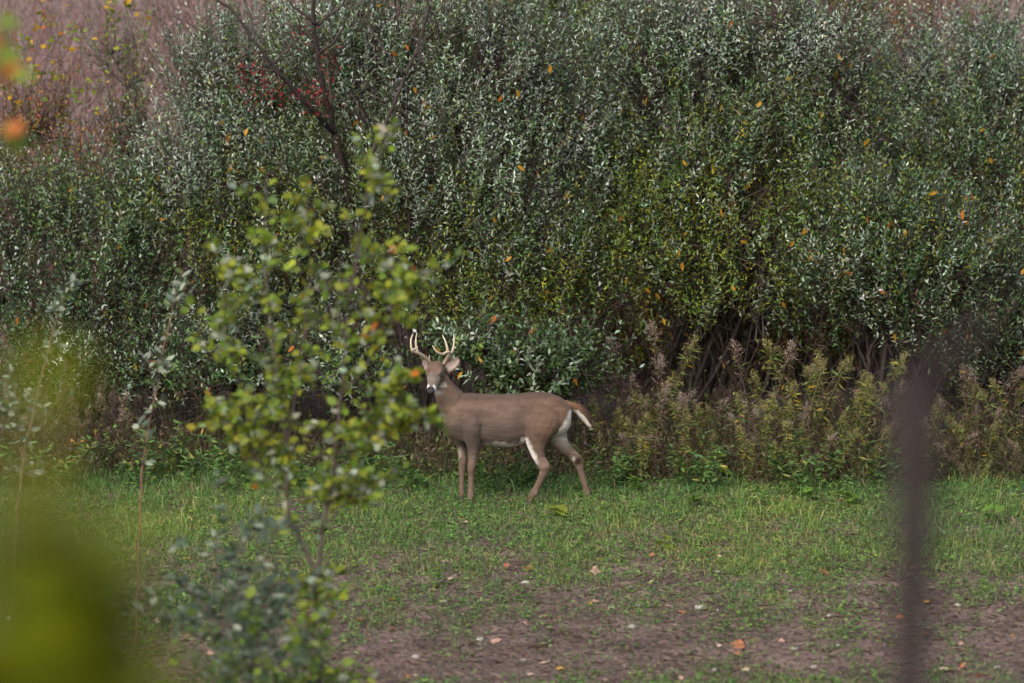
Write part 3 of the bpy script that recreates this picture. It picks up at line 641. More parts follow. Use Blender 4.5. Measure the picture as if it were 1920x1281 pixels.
def simple_leaf(L, W, col, name, droop=-.18, lobes=0):
    """a leaf blade with a midrib fold, lying along +X from its stalk"""
    ac = Acc(); n = 7; t = np.linspace(0, 1, n)
    if lobes: w = W*np.array([.12, .85, .55, 1.0, .5, .42, .0])
    else: w = W*np.array([.04, .36, .48, .5, .42, .25, 0.])
    z = droop*L*t**2; ctr = np.stack([t*L, t*0, z], 1); l = ctr + np.stack([t*0, w, np.abs(w)*.22 + .06*L*np.sin(t*9)*.15], 1); r = ctr + np.stack([t*0, -w, np.abs(w)*.22], 1)
    v = np.concatenate([ctr, l, r]); f = []
    for k in range(n-1): f += [[k, k+1, n+k+1, n+k], [k+1, k, 2*n+k, 2*n+k+1]]
    ac.add(v, None, f, col); m = ac.mesh(name); smooth(m); m.materials.append(M_sap); return m

def place_leaf(me, parent, p, d, roll, s, name='leaf'):
    e = bpy.data.objects.new(name, me); COL.objects.link(e); e.parent = parent; e.location = Vector(p)
    q = Vector(d).to_track_quat('X', 'Z'); e.rotation_mode = 'QUATERNION'; e.rotation_quaternion = q @ Matrix.Rotation(roll, 4, 'X').to_quaternion(); e.scale = (s, s, s); return e

def sapling(name, label, base, lines, nleaf, leafs, cat='sapling', group=None, r0=.02, spread=.10, lsize=(.8, 1.25), tmin=.25, clump=None, extra=0, extra_pal=None, extra_size=(.06, .035), bark=(.10, .085, .078), side_twigs=0, droop=0.):
    """lines: list of branch polylines in world coordinates. Leaves are parts of their own."""
    o0 = np.array([base[0], base[1], float(gz(base[0], base[1]))]); T = thing(name, o0, label, cat, group); nodes = []; dirs = []
    for k, (pts, ra, rb) in enumerate(lines):
        q = catmull(pts, 8); q[1:-1] += rng.normal(0, ra*.3, (len(q)-2, 3)); ac = Acc(); tube(ac, q-o0, np.linspace(ra, rb, len(q)), 7, np.array(bark)*rng.uniform(.85, 1.15))
        L_ = max(2, int(len(q)*tmin)); nodes.append(q[L_:]); dirs.append(unit(np.gradient(q, axis=0))[L_:])
        if side_twigs:
            kk = rng.integers(L_, len(q), side_twigs); A = q[kk]; B = A + unit(rng.normal(0, 1, (side_twigs, 3))*[1, 1, .5] + [0, 0, .45])*rng.uniform(.5, 1.6, (side_twigs, 1))*spread*2
            twigs(ac, A-o0, B-o0, .0045, .002, np.array(bark)*.9)
            for a_, b_ in zip(A, B):
                seg = a_ + (b_-a_)*np.linspace(.3, 1, 5)[:, None]; nodes.append(seg); dirs.append(np.tile(unit((b_-a_)[None]), (5, 1)))
        mm = ac.mesh('branch'); smooth(mm); mesh_obj('trunk' if k == 0 else 'branch', mm, M_bark, T)
    nodes = np.concatenate(nodes); dirs = np.concatenate(dirs)
    for _ in range(nleaf):
        k = rng.integers(0, len(nodes)); d = unit((rng.normal(0, 1, 3)*[1, 1, .45] + dirs[k]*.5 + [0, 0, .15-droop])[None])[0]
        p = nodes[k] + d*rng.uniform(0, .25)*spread
        if clump is not None and clump(p): continue
        place_leaf(leafs[rng.integers(0, len(leafs))], T, p-o0, d, rng.uniform(-1.5, 1.5), rng.uniform(*lsize))
    if extra:
        k = rng.integers(0, len(nodes), extra); d = unit(rng.normal(0, 1, (extra, 3))*[1, 1, .5] + dirs[k]*.5 + [0, 0, .1-droop]); p = nodes[k] + d*rng.uniform(0, .3, (extra, 1))*spread
        if clump is not None:
            kp = ~np.array([clump(q) for q in p]); p, d = p[kp], d[kp]; extra = len(p)
        lf = Acc(); leaves(lf, p-o0, d, rng.normal(0, .8, (extra, 3)) + [0, -.2, .5], extra_size[0]*rng.uniform(.7, 1.2, extra), extra_size[1]*rng.uniform(.8, 1.2, extra), pick(extra_pal, extra), .2, True)
        mesh_obj('foliage', lf.mesh('foliage'), M_sap, T, stuff=True)
    return T
def LN(pts, Y, ra, rb): return ([P(a_, b_, Y + (c_[0] if c_ else 0)) for a_, b_, *c_ in pts], ra, rb)
def rooted(px, Y, pts, ra, rb):
    x = X_at(px, Y); return ([np.array([x, Y, float(gz(x, Y))-.06])] + [P(a_, b_, Y + (c_[0] if c_ else 0)) for a_, b_, *c_ in pts], ra, rb)

LF_G = simple_leaf(.075, .05, (.17, .26, .035), 'leaf_green'); LF_Y = simple_leaf(.075, .05, (.29, .33, .04), 'leaf_yellowgreen'); LF_S = simple_leaf(.07, .042, (.36, .42, .34), 'leaf_silver')
LF_D = simple_leaf(.07, .045, (.07, .12, .035), 'leaf_dark'); LF_O = simple_leaf(.065, .045, (.55, .17, .03), 'leaf_orange'); LF_B = simple_leaf(.085, .038, (.10, .15, .115), 'leaf_bluegreen')
LF_P = simple_leaf(.09, .034, (.34, .40, .32), 'leaf_pale'); LF_YY = simple_leaf(.09, .06, (.48, .30, .03), 'leaf_yellow')
# yellow-leaved hillside saplings, upper left
for (bp, tops, lab) in ((150, [(150, 60), (95, -20), (250, 20)], 'thin hillside sapling with yellow green leaves left of the bare tree'), (40, [(30, 80), (80, 10), (-20, 20)], 'small orange leaved sapling on the reddish hillside')):
    Y = 46.3; st = rooted(bp, Y, [(bp+2, 380), (bp+10, 220), tops[0]], .022, .005)
    ls = [st] + [LN([(bp+5, 250 - 40*j), ((bp+tx)/2, 150), (tx, ty)], Y, .010, .003) for j, (tx, ty) in enumerate(tops[1:])]
    sapling('hillside_sapling', lab, (st[0][0][0], Y), ls, 150, [LF_Y, LF_YY, LF_G, LF_G] if bp > 100 else [LF_YY, LF_O, LF_Y, LF_G], spread=.2, tmin=.35, lsize=(.6, 1.0), side_twigs=12, group='hillside saplings', bark=(.11, .09, .09))

# ------------------------------------------------------------------ weeds at the shrub edge
def weed(kind):
    """dead goldenrod: stem, narrow leaves, feathery seed head; returns three meshes"""
    h = rng.uniform(.6, 1.2); lean = rng.normal(0, .16, 2); pts = catmull([(0, 0, -.04), (lean[0]*.3*h, lean[1]*.3*h, h*.4), (lean[0]*h, lean[1]*h, h*.8), (lean[0]*1.5*h, lean[1]*1.5*h, h)], 5)
    st = Acc(); scol = (.13, .09, .07) if kind else (.12, .12, .05); tube(st, pts, np.linspace(.0055, .002, len(pts)), 5, scol)
    lv = Acc(); n = 130; t = rng.uniform(.1, .95, n); k = np.clip((t*(len(pts)-1)).astype(int), 0, len(pts)-1); p = pts[k]; ang = rng.uniform(0, 6.28, n)
    d = np.stack([np.cos(ang), np.sin(ang), rng.uniform(-.5, .6, n)], 1)
    pal = [(2, (.15, .105, .085)), (1, (.21, .16, .125)), (1.3, (.12, .14, .05))] if kind else [(3, (.14, .20, .06)), (1.4, (.25, .26, .05)), (1, (.20, .15, .09)), (.4, (.40, .27, .03))]
    leaves(lv, p, d, np.tile([0, 0, 1.], (n, 1)) + rng.normal(0, .5, (n, 3)), rng.uniform(.05, .12, n), rng.uniform(.009, .018, n), pick(pal, n))
    hd = Acc(); top = pts[-1]; nb = 13
    hp = [(2, (.34, .28, .25)), (1.6, (.25, .19, .165)), (.5, (.42, .37, .33))] if kind else [(2, (.24, .23, .09)), (1.2, (.30, .25, .18)), (1, (.20, .22, .05))]
    for b in range(nb):
        f_ = b/nb; ang = b*2.4; r_ = .065*(1-f_*.8)*rng.uniform(.6, 1.3); a0 = pts[-5] + (top-pts[-5])*f_; e = a0 + np.array([math.cos(ang)*r_, math.sin(ang)*r_, .05+.03*(1-f_)])
        tube(hd, np.array([a0, (a0+e)/2+[0, 0, .012], e]), [.002, .0016, .001], 3, scol, caps=False)
        m = 24; q = a0 + (e-a0)*rng.uniform(.25, 1.1, (m, 1)) + rng.normal(0, .010, (m, 3)) + [0, 0, .008]
        leaves(hd, q, rng.normal(0, 1, (m, 3)) + [0, 0, .6], rng.normal(0, 1, (m, 3)), rng.uniform(.008, .018, m), rng.uniform(.005, .009, m), pick(hp, m))
    return st.mesh('weed_stem'), lv.mesh('weed_leaves'), hd.mesh('weed_head')
WD = [[weed(0) for _ in range(6)], [weed(1) for _ in range(6)]]
def weed_label(px, Y, kd, s):
    where = 'beside the tail of the deer' if px < 1165 else 'below the bare stems' if px < 1400 else 'before the blue green shrub' if px < 1600 else 'around the blurred dead stem' if px < 1790 else 'before the dim dark shrub'
    lb = ('tall ' if s > .8 else 'short ' if s < .55 else 'waist-high ') + ('brown dead goldenrod with fluffy head ' if kd else 'green goldenrod with yellowish plume ') + ('at the back ' if Y > 41.5 else '') + where
    return lb, lb.replace('goldenrod', 'goldenrods')
def put_weed(px, Y, kind, s, label=None, group=None):
    if label is None: label, group = weed_label(px, Y, kind, s)
    a_, b_, c_ = WD[kind][rng.integers(0, 6)]; x = X_at(px, Y); T = thing('goldenrod', (x, Y, float(gz(x, Y))), label, 'weed', group)
    T.rotation_euler = (rng.normal(0, .15), rng.normal(0, .15), rng.uniform(0, 6.28)); T.scale = (s, s, s)
    mesh_obj('stem', a_, M_dry, T); o = mesh_obj('leaves', b_, M_leaf, T, stuff=True); mesh_obj('seed_head', c_, M_fluff, T, stuff=True)
spots = [(1085, 1165, 16, .7), (1165, 1230, 20, 1.05), (1225, 1300, 20, 1.0), (1300, 1345, 8, .7), (1390, 1460, 22, .95), (1470, 1545, 22, 1.1), (1545, 1640, 22, 1.1), (1640, 1700, 10, .75), (1690, 1790, 14, .85), (1800, 1860, 14, 1.0), (1860, 1935, 14, .85)]
for x0, x1, n, hs_ in spots:
    for k in range(n):
        kd = int(rng.uniform() < .45); Y = rng.uniform(40.6, 42.2)
        put_weed(rng.uniform(x0, x1), Y, kd, hs_*np.interp(Y, [40.6, 42.2], [.55, 1.0])*rng.uniform(.5, 1.3))
for k in range(26):
    put_weed(rng.uniform(-20, 460), rng.uniform(41.6, 42.6), 1, rng.uniform(.45, .75), 'short dead goldenrod under the dark shrubs by the slim pale saplings', 'short dead goldenrod')

# leafy weeds spilling onto the grass
def leafy_weed_mesh():
    st, lv = Acc(), Acc()
    for k in range(rng.integers(4, 8)):
        h = rng.uniform(.12, .42); a_ = rng.uniform(0, 6.28); ln = rng.uniform(.1, .6)*h; b0 = np.array([rng.normal(0, .05), rng.normal(0, .05), -.02])
        pts = catmull([b0, b0 + [math.cos(a_)*ln*.3, math.sin(a_)*ln*.3, h*.55], b0 + [math.cos(a_)*ln, math.sin(a_)*ln, h]], 4); tube(st, pts, np.linspace(.003, .0012, len(pts)), 4, (.09, .10, .04), caps=False)
        n = 22; q = pts[rng.integers(2, len(pts), n)]; an = rng.uniform(0, 6.28, n); d = np.stack([np.cos(an), np.sin(an), rng.uniform(-.3, .7, n)], 1)
        leaves(lv, q, d, rng.normal(0, .5, (n, 3)) + [0, -.2, 1], rng.uniform(.045, .10, n), rng.uniform(.012, .026, n), pick([(3, (.08, .17, .05)), (2, (.12, .21, .06)), (1, (.06, .11, .05)), (.6, (.20, .20, .05))], n), .2, True)
    return st.mesh('leafy_weed_stem'), lv.mesh('leafy_weed_leaves')
LW = [leafy_weed_mesh() for _ in range(6)]
for k in range(64):
    px = rng.uniform(0, 1920); Y = rng.uniform(40.1, 41.2) + (.3 if px < 700 else 0); x = X_at(px, Y); a_, b_ = LW[rng.integers(0, 6)]; sc = rng.uniform(.6, 1.2)
    wh = 'under the dark shrubs' if px < 420 else 'behind the forked young tree' if px < 760 else 'about the legs of the deer' if px < 1110 else 'below the bare stems' if px < 1400 else 'before the blue green shrub' if px < 1640 else 'around the blurred dead stem' if px < 1790 else 'before the dim dark shrub'
    lb = ('big' if sc > .95 else 'small') + ' leafy green weed ' + ('spilling onto the grass ' if Y < 40.7 else '') + wh; T = thing('leafy_weed', (x, Y, float(gz(x, Y))), lb, 'weed', lb.replace('weed', 'weeds')); T.rotation_euler = (0, 0, rng.uniform(0, 6.28)); T.scale = (sc, sc, sc)
    mesh_obj('stem', a_, M_grass, T); mesh_obj('leaves', b_, M_grass, T, stuff=True)

# dark undergrowth: dry stems, leaves and bramble at the foot of the shrubs
def undergrowth():
    N = 42000; X = rng.uniform(-5.6, 5.6, N); edge = 40.95 + .5*und(X*2.3, X*0+3) + np.where(X < -1.2, .35, 0) + np.where((X > -1.4) & (X < .8), .15, 0)
    Y = edge + rng.gamma(1.3, .75, N); Z = gz(X, Y); h = rng.gamma(3, .11, N)*np.clip(.35 + (Y-edge)*.9, .35, 1.25)*np.where((X > .8), 1.0, .85)
    A = np.stack([X, Y, Z-.02], 1); B = A + np.stack([rng.normal(0, .35, N)*h, rng.normal(-.1, .3, N)*h, h], 1)
    col = pick([(3, (.085, .06, .046)), (2, (.12, .09, .07)), (1, (.17, .14, .11)), (1.6, (.055, .07, .026)), (.6, (.10, .11, .03))], N)
    ac = Acc(); k = rng.integers(0, N, 15000); twigs(ac, A[k], B[k], .003, .0012, col[k], .25)
    k = rng.integers(0, N, N); t = rng.uniform(.1, 1, N)[:, None]; p = A[k]*(1-t) + B[k]*t
    c = pick([(3, (.07, .052, .04)), (2, (.045, .065, .025)), (2.4, (.10, .135, .04)), (1, (.13, .09, .065)), (.3, (.24, .15, .03))], N)
    leaves(ac, p, rng.normal(0, 1, (N, 3)) - [0, 0, .15], rng.normal(0, .6, (N, 3)) + [0, -.3, 1], rng.uniform(.03, .085, N), rng.uniform(.008, .026, N), c)
    o = mesh_obj('undergrowth', ac.mesh('undergrowth'), M_leaf, None, stuff=True); tag(o, 'tangled dark dry undergrowth at the foot of the shrubs', 'undergrowth')
undergrowth()

# ------------------------------------------------------------------ meadow
def blades(ac, X, Y, h, w, col, lean=.5):
    N = len(X); A = np.stack([X, Y, gz(X, Y)-.008], 1); ang = rng.uniform(0, 6.28, N); s = np.stack([np.cos(ang), np.sin(ang), 0*X], 1)*w[:, None]/2
    l = rng.normal(0, lean, (N, 2)); m = A + np.stack([l[:, 0]*h*.35, l[:, 1]*h*.35, h*.6], 1); t = A + np.stack([l[:, 0]*h, l[:, 1]*h, h*np.clip(1-.35*np.abs(l).sum(1), .35, 1)], 1)
    v = np.stack([A-s, A+s, m+s*.75, m-s*.75, t], 1).reshape(-1, 3); b = np.arange(N)[:, None]*5
    ac.add(v, b+[[3, 2, 4]], b+[[0, 1, 2, 3]], np.repeat(col, 5, 0))
def cover(X, Y):
    """how much of the soil is overgrown"""
    base = np.interp(Y, [30, 33, 35.2, 37, 38.3, 39.2], [.38, .42, .47, .62, .82, .95]) + np.where(X < -1.5, .12, 0)
    return np.clip((base + patch(X, Y)*.30 + patch(X*3.1+5, Y*2.2)*.42), .02, 1)
def meadow():
    n = 380000; X = rng.uniform(-5.3, 5.3, n); Y = 31 + 10.9*rng.uniform(0, 1, n)
    k = rng.uniform(0, 1, n) < cover(X, Y)**1.3*.85; X, Y = X[k], Y[k]; n = len(X)
    h = rng.gamma(3.5, .015, n)*np.interp(Y, [31, 36, 39, 41], [.6, .75, 1.05, 1.5])*np.clip(1+.7*patch(X*1.4+7, Y*1.6), .35, 2.2); col = pick([(4, (.090, .185, .045)), (3, (.135, .24, .07)), (2, (.08, .175, .08)), (1.6, (.19, .23, .08)), (1.1, (.24, .20, .13))], n)
    pv = np.clip(patch(X*.7+3, Y*.8), -1, 1)[:, None]; col = np.clip(col*(1 + .22*pv)*np.array([1, 1, 1])*(1 + pv*np.array([.22, .02, -.12])), .01, .6)
    ac = Acc(); blades(ac, X, Y, h, rng.uniform(.004, .008, n), col, .6)
    o = mesh_obj('grass', ac.mesh('grass'), M_grass, None, stuff=True); tag(o, 'short green grass thinning into bare soil', 'grass')
    # small broad-leaved plants among the grass
    n = 60000; X = rng.uniform(-5.3, 5.3, n); Y = 31 + 10.6*rng.uniform(0, 1, n); k = rng.uniform(0, 1, n) < cover(X, Y)**1.2*.8; X, Y = X[k], Y[k]; n = len(X)
    c0 = np.stack([X, Y, gz(X, Y) + rng.uniform(.005, .05, n)], 1); m = 3; p = np.repeat(c0, m, 0); ang = rng.uniform(0, 6.28, n*m)
    d = np.stack([np.cos(ang), np.sin(ang), rng.uniform(-.1, .6, n*m)], 1); col = np.repeat(pick([(3, (.10, .21, .055)), (2, (.16, .29, .07)), (1, (.06, .13, .04)), (.5, (.2, .25, .05))], n), m, 0)
    ac = Acc(); leaves(ac, p, d, np.tile([0, 0, 1.], (n*m, 1)) + rng.normal(0, .25, (n*m, 3)), rng.uniform(.018, .042, n*m), rng.uniform(.010, .022, n*m), col)
    o = mesh_obj('clover', ac.mesh('clover'), M_grass, None, stuff=True); tag(o, 'small broad leaved clover and weeds among the grass', 'clover')
    # longer grass along the shrub edge
    n = 26000; X = rng.uniform(-5.4, 5.4, n); Y = 40.75 + rng.normal(0, .42, n) + .2*und(X*1.1, X*0+3); k = (Y > 40.0) & (rng.uniform(0, 1, n) < np.clip(.6 + .5*patch(X*.8, Y*0+9), .1, 1)); X, Y = X[k], Y[k]; n = len(X)
    ac = Acc(); blades(ac, X, Y, rng.gamma(5, .024, n)*np.clip(.75+.5*patch(X*1.7, Y*1.3), .3, 1.4), rng.uniform(.005, .010, n), pick([(3, (.06, .155, .06)), (2, (.095, .20, .065)), (1, (.14, .16, .07)), (.6, (.20, .17, .10))], n), .85)
    o = mesh_obj('tall_grass', ac.mesh('tall_grass'), M_grass, None, stuff=True); tag(o, 'longer blue green grass tufts along the shrub edge', 'tall grass')
    # crumbs of dry litter on the soil
    n = 30000; X = rng.uniform(-5.3, 5.3, n); Y = 31 + 9.5*rng.uniform(0, 1, n)**1.2; p = np.stack([X, Y, gz(X, Y)+.006], 1); ang = rng.uniform(0, 6.28, n)
    ac = Acc(); leaves(ac, p, np.stack([np.cos(ang), np.sin(ang), rng.uniform(-.05, .25, n)], 1), np.tile([0, 0, 1.], (n, 1)) + rng.normal(0, .3, (n, 3)), rng.uniform(.015, .05, n), rng.uniform(.006, .016, n), pick([(3, (.13, .10, .085)), (2, (.20, .16, .13)), (1.5, (.07, .05, .042)), (.5, (.22, .12, .07))], n))
    n = 26000; X = rng.uniform(-5.3, 5.3, n); Y = 31 + 9.5*rng.uniform(0, 1, n)**1.1; p = np.stack([X, Y, gz(X, Y)+.010], 1); ang = rng.uniform(0, 6.28, n)
    leaves(ac, p, np.stack([np.cos(ang), np.sin(ang), rng.uniform(-.05, .2, n)], 1), np.tile([0, 0, 1.], (n, 1)), rng.uniform(.04, .14, n), rng.uniform(.003, .006, n), pick([(3, (.24, .19, .14)), (2, (.15, .11, .085)), (1, (.34, .28, .21))], n))
    o = mesh_obj('leaf_litter', ac.mesh('leaf_litter'), M_litter, None, stuff=True); tag(o, 'crumbled brown leaf litter strewn over the soil', 'litter')
meadow()

# fallen leaves and pale stones, one by one
def fallen_mesh(col, q):
    ac = Acc(); n = 9; ang = np.arange(n)/n*2*math.pi; r = .036*(1 + .35*np.cos(ang*5+q) + rng.normal(0, .1, n)); v = np.stack([r*np.cos(ang)*1.25, r*np.sin(ang), .012*np.abs(np.sin(ang*1.5+q)) + rng.uniform(0, .016, n)], 1)
    v = np.concatenate([v, [[0, 0, .004]]]); ac.add(v, [[k, (k+1) % n, n] for k in range(n)], None, col); m = ac.mesh('fallen_leaf'); m.materials.append(M_litter); return m
FL = {'pale tan': [fallen_mesh((.42, .32, .25), q) for q in range(3)], 'orange brown': [fallen_mesh((.28, .115, .06), q) for q in range(3)], 'dark red': [fallen_mesh((.20, .035, .03), q) for q in range(2)], 'pinkish beige': [fallen_mesh((.36, .23, .19), q) for q in range(2)], 'yellow': [fallen_mesh((.48, .28, .05), q) for q in range(2)]}
kinds = ['pale tan']*5 + ['orange brown']*4 + ['pinkish beige']*4 + ['dark red'] + ['yellow']
marks = [(990, 1072, 'orange brown', 1.5), (1385, 1217, 'orange brown', 1.6), (1115, 1075, 'pinkish beige', 1.4), (1140, 1175, 'dark red', 1.1), (242, 955, 'pale tan', 1.6), (1660, 1080, 'orange brown', 1.1), (1430, 990, 'pinkish beige', 1.3), (675, 1168, 'orange brown', 1.3), (740, 1172, 'pinkish beige', 1.2), (1800, 1215, 'pinkish beige', 1.1), (930, 1207, 'pinkish beige', 1.2), (1545, 1075, 'orange brown', 1.2)]
while len(marks) < 130:
    py = 935 + 346*rng.uniform()**.7; marks.append((rng.uniform(10, 1910), py, kinds[rng.integers(0, len(kinds))], rng.uniform(.45, 1.0)))
for px, py, kd, s in marks:
    s = s*.78
    g = ground_hit(px, py); ms = FL[kd]; o = mesh_obj('fallen_leaf', ms[rng.integers(0, len(ms))], None); o.location = g + [0, 0, .012]
    o.rotation_euler = (rng.normal(0, .3), rng.normal(0, .3), rng.uniform(0, 6.28)); o.scale = (s, s, s)
    where = 'on the bare soil' if py > 1110 else ('in the thinning grass' if py > 1000 else ('in the lush grass near the deer' if 760 < px < 1250 else 'in the lush grass by the shrub edge'))
    lb = ('large ' if s > .85 else 'small ' if s < .55 else '') + kd + ' fallen leaf lying ' + where; tag(o, lb, 'leaf', lb.replace('leaf', 'leaves'))
def stone_mesh():
    bm = bmesh.new(); bmesh.ops.create_icosphere(bm, subdivisions=2, radius=.03)
    for v in bm.verts: v.co = Vector((v.co.x*1.3, v.co.y, v.co.z*.6))*(1 + rng.normal(0, .09))
    m = bpy.data.meshes.new('stone'); bm.to_mesh(m); bm.free(); ca = m.color_attributes.new('Col', 'FLOAT_COLOR', 'POINT'); c = rng.uniform(.24, .38)
    ca.data.foreach_set('color', np.tile([c, c*.96, c*.93, 1], len(m.vertices)).astype(np.float32)); m.materials.append(M_stone); return m
ST = [stone_mesh() for _ in range(5)]
smk = [(1312, 1142, 1.5), (1195, 1138, .9), (1145, 1142, .8), (1797, 1135, 1.0), (1888, 1025, 1.0), (900, 1200, 1.1), (982, 1238, .8), (780, 1232, 1.2), (1490, 1220, 1.1), (1525, 1253, .9), (1340, 1258, .9), (1345, 1072, 1.0), (1480, 1110, .9), (1570, 1215, .8), (1555, 1157, .9), (1208, 1112, 1.2), (1185, 1178, 1.1), (1870, 1255, 1.0), (985, 1095, 1.1), (832, 1130, .9)]
while len(smk) < 40: smk.append((rng.uniform(640, 1910), rng.uniform(1040, 1280), rng.uniform(.3, .6)))
for px, py, s in smk:
    s = s*.8
    g = ground_hit(px, py); o = mesh_obj('stone', ST[rng.integers(0, 5)], None); o.location = g + [0, 0, .008]; o.scale = (s, s, s); o.rotation_euler = (0, 0, rng.uniform(0, 6.28))
    lb = ('largest' if s > 1.15 else 'broad' if s > .8 else 'medium' if s > .55 else 'tiny') + ' pale whitish stone lying ' + ('on the bare soil' if py > 1110 else 'in the thinning grass'); tag(o, lb, 'stone', lb.replace('stone', 'stones'))

# broad-leaved seedlings in the grass
SD_G = simple_leaf(.11, .055, (.13, .24, .045), 'seedling_leaf', lobes=1); SD_Y = simple_leaf(.11, .055, (.22, .28, .045), 'seedling_leaf_pale', lobes=1); SD_D = simple_leaf(.10, .04, (.06, .12, .045), 'seedling_leaf_dark')
def seedling(px, py, h, kind, s, label):
    g = ground_hit(px, py); T = thing('seedling', g, label, 'seedling', 'broad leaved seedlings'); ac = Acc(); lean = rng.normal(0, .12, 2)*h
    pts = catmull([(0, 0, -.03), (lean[0]*.4, lean[1]*.4, h*.5), (lean[0], lean[1], h)], 4); tube(ac, pts, np.linspace(.005, .0025, len(pts)), 5, (.10, .14, .05)); mesh_obj('stem', ac.mesh('stem'), M_grass, T)
    n = rng.integers(5, 9)
    for k in range(n):
        t = .45 + .55*k/(n-1); p = pts[min(len(pts)-1, int(t*(len(pts)-1)))]; an = k*2.4 + rng.normal(0, .3)
        place_leaf(kind, T, p, (math.cos(an), math.sin(an), rng.uniform(-.25, .5)), rng.normal(0, .3), s*rng.uniform(.7, 1.1))
for a_ in [(1352, 905, .32, SD_Y, 1.0, 'pale green lobed seedling beside the goldenrod at the grass edge'), (1045, 968, .10, SD_Y, 1.2, 'yellow green lobed seedling just before the hind hooves of the deer'), (1245, 1030, .13, SD_Y, .9, 'yellowing drooping seedling alone in the meadow'),
           (1430, 950, .13, SD_G, 1.1, 'lobed green seedling in the lush grass before the goldenrod'), (1590, 950, .14, SD_G, 1.1, 'lobed green seedling in the lush grass before the goldenrod'), (1300, 950, .14, SD_G, 1.0, 'lobed green seedling in the lush grass before the goldenrod'), (1520, 945, .14, SD_G, 1.0, 'lobed green seedling in the lush grass before the goldenrod'),
           (1865, 985, .16, SD_G, 1.0, 'lone green seedling in the grass right of the blurred post'), (985, 905, .22, SD_D, 1.0, 'dark green leafy seedling between the legs of the deer'), (820, 1100, .15, SD_G, .8, 'small green seedling on the bare soil before the deer'), (1300, 905, .2, SD_D, .9, 'dark seedling at the foot of the goldenrod'),
           (150, 815, .28, SD_G, 1.0, 'green seedling under the dark shrubs'), (815, 870, .25, SD_D, 1.0, 'dark leafy seedling before the chest of the deer'), (1190, 925, .16, SD_G, 1.0, 'lobed green seedling in the lush grass before the goldenrod')]: seedling(*a_)

# ------------------------------------------------------------------ foreground, out of focus
Y = 28.5
main = [rooted(600, Y, [(600, 1281), (597, 1180), (597, 1085)], .026, .021), LN([(597, 1085), (565, 1015), (540, 955), (536, 840), (520, 700), (498, 520), (500, 325)], Y, .017, .004), LN([(597, 1085), (606, 990), (625, 880), (640, 740), (655, 560), (690, 360), (735, 235)], Y, .017, .004),
        LN([(536, 860), (490, 800), (440, 700), (425, 560), (440, 490)], Y, .007, .002, ), LN([(640, 740), (690, 680), (730, 600), (760, 540), (790, 520)], Y, .007, .002), LN([(625, 880), (680, 840), (720, 770), (745, 690)], Y, .006, .002), LN([(536, 840), (560, 700), (580, 540), (575, 390)], Y, .007, .002),
        LN([(545, 930), (480, 870), (430, 790), (395, 770)], Y, .006, .002), LN([(630, 850), (700, 830), (760, 800), (820, 780)], Y, .006, .002), LN([(606, 990), (660, 930), (720, 900)], Y, .005, .002)]
xb = main[0][0][0]
sapling('sapling', 'forked young tree with blurred yellow green leaves standing before the deer', (xb[0], xb[1]), main, 295, [LF_G, LF_Y, LF_Y, LF_G, LF_S, LF_D, LF_S, LF_D]*4 + [LF_G, LF_Y]*14 + [LF_O], cat='tree', spread=.10, tmin=.25, lsize=(.75, 1.2), side_twigs=18, extra=2600, bark=(.075, .062, .058), clump=lambda p: p[0] > P(775, 640, p[1])[0] and P(800, 765, p[1])[2] < p[2] < P(800, 560, p[1])[2], extra_pal=[(3, (.17, .26, .035)), (3.5, (.27, .32, .04)), (1.6, (.34, .40, .32)), (.8, (.09, .14, .05)), (.03, (.5, .16, .03))], extra_size=(.07, .045))
Y = 33.5
l1 = [rooted(15, Y, [(30, 1000), (45, 860), (75, 720), (100, 620), (128, 532)], .012, .003), LN([(45, 860), (20, 790), (8, 720)], Y, .006, .002), LN([(60, 790), (90, 750), (100, 700)], Y, .004, .002)]
sapling('slim_sapling', 'slim pale leaved sapling leaning among the dark shrubs behind the blurred yellow leaves', (l1[0][0][0][0], Y), [l1[0], l1[1]], 200, [LF_P, LF_S, LF_B, LF_D], spread=.06, tmin=.35, lsize=(.7, 1.1), side_twigs=12, bark=(.17, .12, .10))
l2 = [rooted(255, Y, [(257, 1180), (262, 1000), (268, 870), (290, 740), (312, 630), (333, 540)], .010, .003), LN([(268, 870), (240, 800), (228, 770)], Y, .004, .002)]
sapling('slim_sapling', 'slim upright sapling with pale leaves and thin reddish stem', (l2[0][0][0][0], Y), [l2[0]], 170, [LF_P, LF_S, LF_B, LF_D], spread=.05, tmin=.5, lsize=(.7, 1.1), side_twigs=14, bark=(.18, .10, .075))
Y = 27.5
l3 = [rooted(470, Y, [(465, 1200), (460, 1080), (450, 1000)], .012, .004)] + [LN([(468, 1290), ((468+x)/2, 1180), (x, y)], Y, .007, .002) for x, y in ((350, 1090), (400, 1040), (520, 1060), (540, 1130), (320, 1160), (440, 990), (505, 1000))]
sapling('foreground_bush', 'blurred blue green bush at the foot of the forked young tree', (l3[0][0][0][0], Y), l3, 295, [LF_B, LF_B, LF_B, LF_D, LF_S, LF_P], cat='bush', spread=.14, tmin=.12, lsize=(.75, 1.2), side_twigs=9, extra=700, extra_pal=[(3, (.10, .15, .11)), (1, (.2, .25, .2)), (1, (.06, .09, .06))], extra_size=(.07, .03))
Y = 26.2
l4 = [rooted(520, Y, [(520, 1330), (510, 1240)], .010, .004)] + [LN([(518, 1360), ((518+x)/2, 1290), (x, y)], Y, .006, .002) for x, y in ((380, 1150), (430, 1170), (480, 1150), (600, 1170), (330, 1200), (620, 1230), (560, 1190))]
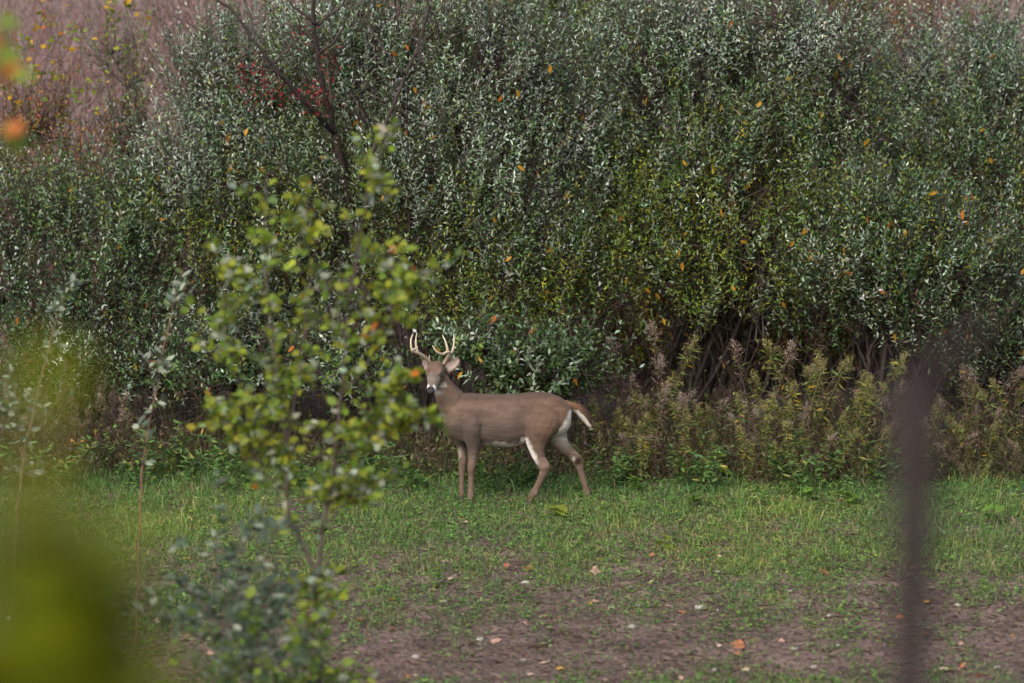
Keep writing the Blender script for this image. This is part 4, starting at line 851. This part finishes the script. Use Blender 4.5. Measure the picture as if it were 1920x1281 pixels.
sapling('foreground_bush', 'low bright green bush at the base of the forked young tree', (l4[0][0][0][0], Y), l4, 290, [LF_G, LF_G, LF_D, LF_B], cat='bush', spread=.13, tmin=.15, lsize=(.7, 1.15), side_twigs=8, extra=300, extra_pal=[(3, (.11, .18, .04)), (2, (.06, .10, .04)), (1, (.1, .15, .11))], extra_size=(.06, .034))
# leafy shrub right by the viewer (lower left)
NL = [simple_leaf(.09, .065, c, 'near_leaf') for c in ((.22, .26, .008), (.17, .23, .008), (.24, .23, .008), (.05, .09, .010), (.19, .24, .008))]
Y = 4.2
l5 = [rooted(40, Y, [(40, 1500), (50, 1250), (90, 1050)], .012, .004)] + [LN([(45, 1600), (40+(x-40)*.6, (1600+y)/2), (x, y)], Y, .006, .002) for x, y in ((150, 960), (60, 930), (200, 1050), (215, 1190), (90, 1120), (170, 1290), (-20, 1040), (-10, 1250), (225, 1330), (120, 1040), (40, 1330), (110, 1340), (60, 1220))]
sapling('near_shrub', 'heavily blurred yellow green leafy shrub close to the viewer', (l5[0][0][0][0], Y), l5, 185, NL, cat='shrub', spread=.035, tmin=.6, lsize=(.55, .9), side_twigs=2)
# leafy sprig at the upper left edge
Y = 15.5
l6 = [rooted(-120, Y, [(-110, 1100), (-100, 700), (-80, 350), (-60, 60), (-50, -80)], .022, .006), LN([(-80, 350), (-30, 290), (20, 245)], Y, .007, .003), LN([(-62, 90), (-20, 120), (15, 135)], Y, .006, .003), LN([(-60, 60), (-20, 40), (0, 90)], Y, .005, .002)]
T6 = sapling('tall_sapling', 'leafy tall sapling reaching into view with blurred green and orange leaves', (l6[0][0][0][0], Y), l6, 24, [LF_G, LF_D, LF_G, LF_O], cat='tree', spread=.10, tmin=.5, lsize=(.9, 1.3))
o6 = np.array(T6.location)
for (x, y), lf, s in (((5, 262), LF_G, 1.3), ((0, 245), LF_G, 1.2), ((18, 250), LF_D, 1.2), ((12, 128), LF_O, 1.1), ((-10, 118), LF_YY, 1.0), ((-12, 95), LF_G, 1.3)):
    place_leaf(lf, T6, P(x, y, Y)-o6, (1, rng.normal(0, .2), -.2), 1.2, s)
# grey post-like dead sapling (right), far out of focus
Y = 7.5
l7 = [rooted(1706, Y, [(1706, 1290), (1714, 1100), (1714, 900), (1710, 780), (1708, 715)], .026, .042), LN([(1704, 735), (1745, 700), (1795, 655), (1850, 612)], Y, .020, .022), LN([(1850, 612), (1885, 560), (1930, 500)], Y, .008, .003)]
ao = l7[0][0][0]; o0 = np.array([ao[0], Y, float(gz(ao[0], Y))]); T7 = thing('dead_stem', o0, 'thin grey dead stem with crooked top, blurred before the goldenrod', 'dead stem')
for k, (pts, ra, rb) in enumerate(l7):
    q = catmull(pts, 8); ac = Acc(); tube(ac, q-o0, np.linspace(ra, rb, len(q)), 8, (.016, .013, .013) if k else (.030, .025, .027)); mm = ac.mesh('stem'); smooth(mm); mesh_obj('trunk' if k == 0 else 'branch', mm, M_bark, T7)
